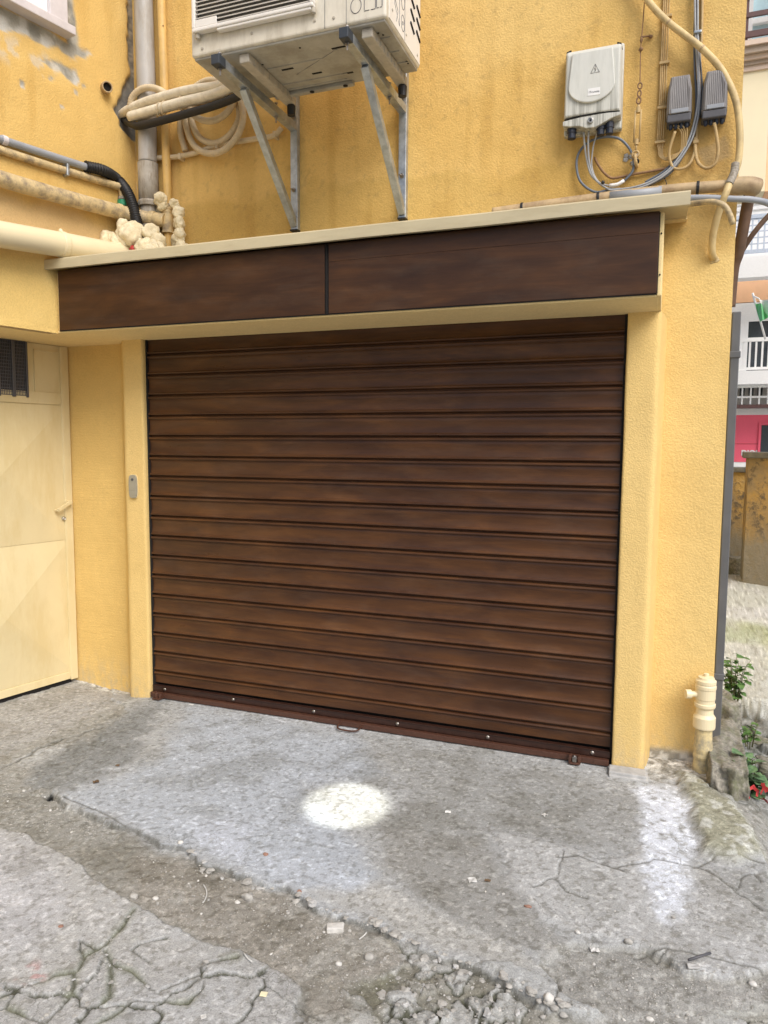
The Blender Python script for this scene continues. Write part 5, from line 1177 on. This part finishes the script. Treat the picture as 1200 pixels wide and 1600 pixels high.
def scrap(px_, py_, w, h, rot, mt, lab, name='paper_scrap', cat='paper', crumple=.25, z=.003):
    w *= .72; h *= .72
    q = G(px_, py_); k = depth(q)/F; b = MB(); n = 5; rows = []
    for j in range(n):
        rows.append([])
        for i in range(n):
            u = (i/(n-1)-.5)*w*k; v = (j/(n-1)-.5)*h*k*2; a_ = u*math.cos(rot)-v*math.sin(rot); c_ = u*math.sin(rot)+v*math.cos(rot)
            rows[-1].append(b.bm.verts.new((q.x+a_, q.y+c_, q.z+z+abs(mnoise.noise(Vector((i*.7+px_, j*.7, 0))))*crumple*w*k)))
    for j in range(n-1):
        for i in range(n-1): b.bm.faces.new((rows[j][i], rows[j][i+1], rows[j+1][i+1], rows[j+1][i]))
    return tag(obj(name, b, mt), lab, cat)
scrap(738, 1376, 18, 9, .5, mt_paper, 'larger square white paper scrap in the middle of the forecourt'); scrap(929, 1485, 19, 9, .35, mt_paper, 'folded white paper scrap lower right of the middle')
scrap(507, 1512, 0.1, .1, 0, mt_paper, 'x') if False else None
scrap(412, 1555, 16, 7, .2, mt_flake, 'cream coloured flake on the cracked slab', 'plaster_flake', 'flake', .15); scrap(318, 1590, 12, 6, .8, mt_paper, 'white plaster flake near the bottom edge', 'plaster_flake', 'flake', .3)
scrap(700, 1270, 13, 4, .2, mt_paper, 'white crumb of plaster below the shutter handle', 'plaster_flake', 'flake', .4); scrap(851, 1275, 12, 5, 1., mt_paper, 'white crumb of plaster below the right lock', 'plaster_flake', 'flake', .5); scrap(299, 1102, 10, 3, .1, mt_paper, 'white flake against the shutter foot by the left lock', 'plaster_flake', 'flake', .2)
scrap(150, 1223, 12, 7, .9, mt_deadleaf, 'curled brown leaf on the damp dark concrete', 'dead_leaf', 'leaf', .5); scrap(184, 1197, 9, 4, .3, mt_deadleaf, 'small dark leaf above the curled brown leaf', 'dead_leaf', 'leaf', .5); scrap(762, 1377, 13, 4, .1, mt_deadleaf, 'dark leaf next to the square paper scrap', 'dead_leaf', 'leaf', .4)
for a_, c_, pts, lab in ((320, 1400, [(-2, -16), (2, -8), (3, 0), (0, 8), (-3, 13)], 'thin curved white strip in the dirt'), (569, 1465, [(-8, 5), (0, 0), (4, -6)], 'thin white sliver right of the oblong chunk'), (385, 1500, [(-4, -8), (2, 0), (9, 6)], 'thin white sliver by the slab edge'), (83, 1147, [(-7, 3), (-1, -3), (4, -5)], 'white fibre on the damp ground')):
    b = MB(); p_ = [G(a_+u, c_+v)+Vector((0, 0, .006)) for u, v in pts]; b.tube(catmull(p_, .006), .0022, 6); tag(obj('white_strip', b, mt_paper), lab, 'scrap')
# angular rubble chips broken off the apron edge
edge_l = [(300, 1335), (330, 1360), (440, 1395), (520, 1425), (600, 1448), (660, 1488), (720, 1508), (800, 1545), (870, 1580)]
r = random.Random(31)
def chip(a_, c_, w, k, lab, grp):
    q = G(a_, c_); rad = w/2*depth(q)/F; b = MB(); b.blob((q.x, q.y, q.z+rad*.22), rad, .55, 2.2, 2, (1, r.uniform(.6, .9), r.uniform(.3, .5)), False, 200+k)
    b.bm.transform(Matrix.Translation(q) @ Matrix.Rotation(r.uniform(0, 6.28), 4, 'Z') @ Matrix.Translation(-q)); tag(obj('rubble_chip', b, mt_pebble if r.random() < .7 else mt_slab), lab, 'stone chip', grp)
for k in range(60):
    i = r.randrange(len(edge_l)-1); u = r.random(); a_ = edge_l[i][0]*(1-u)+edge_l[i+1][0]*u; c_ = edge_l[i][1]*(1-u)+edge_l[i+1][1]*u
    chip(a_+r.uniform(-8, 8), c_+r.uniform(-3, 10), r.choice((6, 7, 8, 10, 13, 18)), k, 'angular grey rubble chip along the broken lower edge of the apron', 'rubble chips along the broken apron edge')
for k in range(40):
    chip(r.uniform(590, 820), r.uniform(1515, 1600), r.choice((6, 7, 9, 12, 17)), 100+k, 'angular grey rubble chip in the mossy patch at the bottom middle', 'rubble chips in the mossy patch')
for k in range(22):
    c = r.choice(cracks[:6]); i = r.randrange(len(c)-1); u = r.random()
    chip(c[i][0]*(1-u)+c[i+1][0]*u+r.uniform(-4, 4), c[i][1]*(1-u)+c[i+1][1]*u+r.uniform(-3, 3), r.choice((5, 6, 8, 10)), 160+k, 'small grit chip lodged in the slab cracks at the bottom left', 'chips lodged in the slab cracks')
# loose pebbles, each its own object
meshes = []
for k in range(6):
    b = MB(); b.blob((0, 0, 0), 1, .45, 2.6, 1 if k < 3 else 2, (1, .8, .55), False, 60+k); me = bpy.data.meshes.new('pebble'); b.bm.to_mesh(me); b.bm.free(); me.materials.append(mt_pebble if k % 3 else mt_pebble2); meshes.append(me)
dirtpoly = [(200, 1340), (300, 1335), (440, 1395), (600, 1446), (700, 1500), (840, 1580), (860, 1600), (560, 1600), (470, 1530), (330, 1465), (230, 1415)]
r = random.Random(99); cnt = 0
zones = [(dirtpoly, 95), ([(850, 1475), (1050, 1510), (1195, 1530), (1195, 1600), (900, 1600)], 55), ([(0, 1200), (90, 1250), (200, 1310), (100, 1310), (0, 1285)], 22), ([(600, 1300), (1000, 1250), (1190, 1480), (800, 1470)], 18)]
for poly, n in zones:
    xs_ = [p[0] for p in poly]; ys_ = [p[1] for p in poly]; c = 0
    while c < n:
        a_, c_ = r.uniform(min(xs_), max(xs_)), r.uniform(min(ys_), max(ys_))
        if polysdf(np.array([a_]), np.array([c_]), poly)[0] < 3: continue
        q = G(a_, c_); s = r.choice((2.2, 2.6, 3., 3.5, 4.2, 5.5))/2*depth(q)/F*1.1
        o = bpy.data.objects.new('pebble', r.choice(meshes)); COL.objects.link(o); o.location = (q.x, q.y, q.z+s*.3); o.rotation_euler = (r.uniform(-.4, .4), r.uniform(-.4, .4), r.uniform(0, 6.28)); o.scale = (s, s, s)
        tag(o, 'tiny loose pebble on the broken ground', 'pebble', 'loose pebbles on the ground'); c += 1
# fine grit: nobody could count it
gv = []; gf = []
for k in range(5200):
    z_ = r.choice(zones[:3]+zones[:1]); poly = z_[0]
    a_, c_ = r.uniform(min(p[0] for p in poly), max(p[0] for p in poly)), r.uniform(min(p[1] for p in poly), max(p[1] for p in poly))
    if polysdf(np.array([a_]), np.array([c_]), poly)[0] < 0: continue
    q = G(a_, c_); s = r.uniform(.0012, .0038); i0 = len(gv)
    for dx, dy, dz in ((1, 0, 0), (-.5, .85, 0), (-.5, -.85, 0), (0, 0, 1.1)): gv.append((q.x+dx*s*r.uniform(.7, 1.3), q.y+dy*s*r.uniform(.7, 1.3), q.z+dz*s*.8))
    gf += [(i0, i0+1, i0+3), (i0+1, i0+2, i0+3), (i0+2, i0, i0+3)]
me = bpy.data.meshes.new('grit'); me.from_pydata(gv, [], gf); gr = obj('grit', me, mt_pebble, origin=(1.8, -1.5, 0)); gr['kind'] = 'stuff'; gr['label'] = 'fine grit scattered over the dirt and broken concrete'; gr['category'] = 'gravel'

# ------------------------------------------------------------------ beyond the corner
def bgmat():
    t = NT('decayed_ochre_wall'); p = t.pos(); g = t.n('NewGeometry'); sp = t.n('SeparateXYZ', i={0: g.outputs['Position']})
    n1 = t.noise(p, 2.2, 8, .7); n2 = t.noise(p, 9, 8, .7)
    c = t.mix(t.ramp(n1.outputs[0], (.42, 0.), (.58, 1.)), (.50, .33, .11), (.33, .25, .14)); c = t.mix(t.ramp(n2.outputs[0], (.52, 0.), (.62, 1.)), c, (.13, .10, .065))
    lowm = t.math('ADD', t.n('MapRange', i={'Value': sp.outputs[2], 'From Min': .62, 'From Max': .40, 'To Min': 0., 'To Max': 1.}).outputs[0], t.math('MULTIPLY', t.math('SUBTRACT', n2.outputs[0], .5), 1.2), True)
    c = t.mix(lowm, c, t.mix(n2.outputs[0], (.20, .19, .14), (.34, .30, .24)))
    return t.out(c, .95, t.bump(n2.outputs[0], .8, .04))
mt_decay = bgmat(); mt_coping = simple('mossy_coping', (.13, .125, .105), .95, 0, .3, 9, .02)
pl0 = P(1166, 800, y=5.6)
t = thing('garden_wall', (pl0[0]+.4, 5.3, 0), 'decayed ochre plaster wall with mossy coping at the end of the alley', 'wall')
dir_ = Vector((1., -.65, 0)).normalized(); a0 = Vector((pl0[0], 5.6, 0)); a1 = a0+dir_*3.; nn = Vector((dir_.y, -dir_.x, 0))
zt0 = float(P(1170, 716, y=5.55)[2])
b = MB(); b.plan([(a0.x, a0.y), (a1.x, a1.y), (a1.x-nn.x*.35, a1.y-nn.y*.35), (a0.x+.02, a0.y+.5)], -.3, zt0); obj('wall', b, mt_decay, t)
b = MB(); o_ = nn*.05; b.plan([(a0.x-.04+o_.x, a0.y+o_.y), (a1.x+o_.x, a1.y+o_.y), (a1.x-nn.x*.4, a1.y-nn.y*.4), (a0.x-.02, a0.y+.55)], zt0, zt0+.07, .01); obj('coping', b, mt_coping, t)
zt1 = float(P(1150, 738, y=6.3)[2])
t = thing('low_side_wall', (3.5, 6.3, 0), 'lower stained wall section with green mossy base, left of the garden wall', 'wall')
b = MB(); b.box(3.1, 4.2, 6.3, 6.6, -.3, zt1); obj('wall', b, mt_decay, t); b = MB(); b.box(3.08, 4.2, 6.26, 6.62, zt1, zt1+.06, .01); obj('coping', b, mt_coping, t)
b = MB(); b.box(3.1, 3.9, 6.12, 6.3, -.3, float(P(1150, 870, y=6.2)[2]), .03); obj('plinth', b, mt_stone, t)

# opposite building
FY = 14.
def fz(py_, y=FY, px_=1175): return float(P(px_, py_, y=y)[2])
def fx(px_, py_, y=FY): return float(P(px_, py_, y=y)[0])
opp = thing('balcony_building', (6, FY, 0), 'bright building across the street with pink shopfront, white balconies and orange band', 'building')
def strip(name, za, zb_, y0, y1, mt, x0=2.6, x1=11., bev=0, par=None):
    b = MB(); b.box(x0, x1, y0, y1, min(za, zb_), max(za, zb_), bev); return obj(name, b, mt, par or opp)
strip('upper_wall', fz(436), fz(268), FY, FY+1, mt_bwhite); strip('orange_band', fz(436), fz(472), FY-.03, FY+1, mt_orange)
sw_ = strip('blind_box', fz(473), fz(502), FY-.02, FY+.3, mt_bgrey)
b = MB(); n = 9
for k in range(n): zz = fz(473)-(fz(473)-fz(502))*(k+.5)/n; b.box(2.6, 11, FY-.045, FY-.02, zz-.03, zz+.012)
obj('blind_slats', b, mt_bwhite, sw_)
strip('glazing', fz(502), fz(582), FY+.05, FY+.3, mt_bglass)
fx0 = fx(1154, 540)
for k in range(12):
    x = fx0+.0+k*.62; b = MB(); b.box(x, x+.17, FY-.04, FY+.05, fz(582), fz(502)); obj('window_frame', b, mt_bwhite, opp)
b = MB(); b.box(2.6, 11, FY-.75, FY-.69, fz(534, FY-.7), fz(528, FY-.7)); b.box(2.6, 11, FY-.75, FY-.69, fz(578, FY-.7), fz(574, FY-.7)); x = 2.6
while x < 11: b.box(x, x+.035, FY-.735, FY-.705, fz(576, FY-.7), fz(530, FY-.7)); x += .115
obj('balcony_railing', b, mt_bwhite, opp)
strip('balcony_slab', fz(600, FY-.8), fz(579, FY-.8), FY-.8, FY, mt_bwhite); strip('lower_wall', fz(640), fz(598), FY+.0, FY+.4, mt_bgrey)
b = MB(); b.box(2.6, 11, FY-.55, FY-.51, fz(606, FY-.5), fz(602, FY-.5)); b.box(2.6, 11, FY-.55, FY-.51, fz(622, FY-.5), fz(619, FY-.5)); x = 2.6
while x < 11: b.box(x, x+.03, FY-.545, FY-.515, fz(632, FY-.5), fz(604, FY-.5)); x += .16
obj('balcony_railing', b, mt_bwhite, opp)
b = MB(); xg = fx(1156, 615, FY-.02)
for k in range(3): b.box(xg+k*.17, xg+k*.17+.09, FY-.03, FY, fz(618), fz(604))
obj('vent', b, mt_bglass, opp)
strip('brown_sill', fz(637, FY-.55), fz(632, FY-.55), FY-.56, FY, mt_bbrown); strip('white_cornice', fz(648, FY-.2), fz(637, FY-.2), FY-.2, FY, mt_bwhite)
shop = strip('shopfront', fz(722), fz(646), FY-.06, FY+.3, mt_pink)
strip('shop_sill', fz(760), fz(722), FY-.05, FY+.3, mt_bwhite); strip('ground_storey', -2., fz(760), FY-.02, FY+.3, mt_bwhite)
b = MB(); xd_ = fx(1188, 690); b.box(xd_, xd_+1.6, FY-.09, FY-.05, fz(760), fz(665)); sd_ = obj('shop_door', b, mt_bglass, shop)
b = MB(); b.box(xd_-.05, xd_-.004, FY-.095, FY-.05, fz(760), fz(664)); b.box(xd_-.05, xd_+1.65, FY-.095, FY-.05, fz(664), fz(664)+.05); obj('door_frame', b, mt_pink, shop)
xl0 = fx(1151, 708); xl1 = fx(1183, 708)
text('shop_lettering', 'DIOIVOID', .15, mt_white, shop, Matrix.Translation((xl0+.42, FY-.066, fz(708))) @ RX, .004, .007)
b = MB(); b.box(2.6, 11, FY-.064, FY-.06, fz(694), fz(693.2)); obj('panel_joint', b, mt_red, shop)
# upper balcony with mesh panel
strip('upper_balcony_slab', fz(434, FY-.9), fz(402, FY-.9), FY-.95, FY-.6, mt_bwhite)
b = MB(); b.box(2.6, 11, FY-.93, FY-.88, fz(342, FY-.9), fz(336, FY-.9)); b.box(2.6, 11, FY-.93, FY-.88, fz(396, FY-.9), fz(391, FY-.9)); x = 2.6
while x < 9: b.box(x, x+.028, FY-.92, FY-.89, fz(394, FY-.9), fz(338, FY-.9)); x += .11
z = fz(392, FY-.9)
while z < fz(340, FY-.9): b.box(2.6, 9, FY-.915, FY-.895, z, z+.022); z += .12
obj('mesh_railing', b, simple('pale_blue_rail', (.55, .62, .72), .5), opp)
b = MB(); z = fz(338)
while z < fz(300): b.box(2.6, 11, FY-.05, FY, z, z+.07); z += .12
obj('upper_blind', b, mt_bgrey, opp)
# flag
t = thing('flag', P(1184, 470, y=FY-1.2), 'green and white flag hanging from a slanted pole on the balcony across the street', 'flag')
yy = FY-1.25; b = MB(); b.tube([P(1176, 458, y=yy), P(1196, 530, y=yy+.3)], .02, 8); b.tube([P(1178, 463, y=yy), P(1187, 467, y=yy)], .014, 6); obj('pole', b, mt_bwhite, t)
def cloth(pp, nm, mt, par):
    b = MB(); n = 8; q = [P(*p, y=yy-.02) for p in pp]; rows = []
    for j in range(n+1):
        rows.append([])
        for i in range(n+1):
            u, v = i/n, j/n; p = (q[0]*(1-u)+q[1]*u)*(1-v)+(q[3]*(1-u)+q[2]*u)*v; rows[-1].append(b.bm.verts.new((p[0], p[1]+.08*math.sin(u*7+v*3), p[2])))
    for j in range(n):
        for i in range(n): f = b.bm.faces.new((rows[j][i], rows[j][i+1], rows[j+1][i+1], rows[j+1][i])); f.smooth = True
    return obj(nm, b, mt, par)
cloth([(1180, 473), (1192, 476), (1200, 496), (1188, 503)], 'green_cloth', simple('flag_green', (.20, .62, .28), .7), t); cloth([(1186, 467), (1212, 470), (1216, 492), (1199, 494)], 'white_cloth', simple('flag_white', (.8, .82, .8), .7), t)
# nearer cream building overhead at the right
CY = 8.
cb = thing('cream_building', (5, CY, 4), 'cream upper storey with taupe mouldings and brown window bars, top right behind the corner', 'building')
def cz(py_, px_=1180): return float(P(px_, py_, y=CY)[2])
def cstrip(nm, pa_, pb_, d, mt, x0=2.6, x1=9.):
    b = MB(); b.box(x0, x1, CY-d, CY+.5, min(cz(pa_), cz(pb_)), max(cz(pa_), cz(pb_))); return obj(nm, b, mt, cb)
xo = float(P(1196, 285, y=CY)[0])
cstrip('wall', 111, 300, 0, mt_cream, 2.6, xo); cstrip('orange_side', 111, 300, -.02, mt_orange, xo+.005)
for nm, a_, c_, d, m_ in (('moulding', 111, 103, .03, mt_mould2), ('moulding', 103, 97, .06, mt_mould), ('moulding', 97, 90, .10, mt_mould2), ('moulding', 90, 80, .16, mt_mould), ('moulding', 80, 72, .20, mt_mould2)): cstrip(nm, a_, c_, d, m_)
wg = cstrip('window', 72, -120, -.15, mt_skyglass); b = MB(); xw = float(P(1174, 40, y=CY)[0])
b.box(2.6, 9, CY+.08, CY+.149, cz(72), cz(60)); 
for k in range(8): b.box(xw-.1+k*1.1, xw+.02+k*1.1, CY+.06, CY+.148, cz(72), cz(-120))
b.box(2.6, 9, CY+.07, CY+.147, cz(32), cz(24)); obj('window_frame', b, mt_bwhite, wg)
b = MB()
for a_, c_ in ((67, 58), (36, 29), (8, 2), (-25, -31), (-60, -66)): b.box(2.6, 9, CY-.19, CY-.15, cz(a_), cz(c_))
for k in range(30): x = 2.7+k*.35; 
b.box(xw-.25, xw-.22, CY-.17, CY-.15, cz(72), cz(-100)); b.box(xw-.08, xw-.05, CY-.17, CY-.15, cz(72), cz(-100)); obj('railing', b, mt_bbrown, cb)

# ------------------------------------------------------------------ light
w = bpy.data.worlds.new('World'); scene.world = w; w.use_nodes = True; nt = w.node_tree; bg = nt.nodes['Background']
sky = nt.nodes.new('ShaderNodeTexSky'); sky.sky_type = 'NISHITA'; sky.sun_disc = False
EL = math.radians(46); AZM = math.radians(48)      # from the camera side, a little from the right
sd = Vector((math.sin(AZM)*math.cos(EL), -math.cos(AZM)*math.cos(EL), math.sin(EL)))
sky.sun_elevation = EL; sky.sun_rotation = math.atan2(sd.x, sd.y); sky.air_density = 1.; sky.dust_density = 4.; sky.ozone_density = 1.; sky.altitude = 50
nt.links.new(sky.outputs[0], bg.inputs[0]); bg.inputs[1].default_value = .15
sl_ = bpy.data.lights.new('sun', 'SUN'); sun = bpy.data.objects.new('sun', sl_); COL.objects.link(sun); sl_.energy = 2.65; sl_.angle = math.radians(40); sl_.color = (1., .975, .945)
sun.rotation_euler = (-sd).to_track_quat('-Z', 'Y').to_euler(); sun.location = sd*20
# added spot lamp for the round pool of light on the concrete; source unseen
q = G(541, 1257); lp_ = bpy.data.lights.new('pool_spot', 'SPOT'); lo = bpy.data.objects.new('pool_spot', lp_); COL.objects.link(lo)
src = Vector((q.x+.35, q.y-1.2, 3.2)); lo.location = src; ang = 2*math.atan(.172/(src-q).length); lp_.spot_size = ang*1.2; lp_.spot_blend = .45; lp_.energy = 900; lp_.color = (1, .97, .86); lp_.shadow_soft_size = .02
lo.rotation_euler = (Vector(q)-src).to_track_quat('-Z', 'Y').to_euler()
# ------------------------------------------------------------------ render settings
scene.view_settings.view_transform = 'Standard'; scene.view_settings.look = 'None'; scene.view_settings.exposure = 0; scene.view_settings.gamma = 1
scene.render.engine = 'CYCLES'; scene.cycles.use_denoising = True; scene.cycles.max_bounces = 10; scene.cycles.diffuse_bounces = 8
for o in ALL:
    if 'wo' in o: del o['wo']
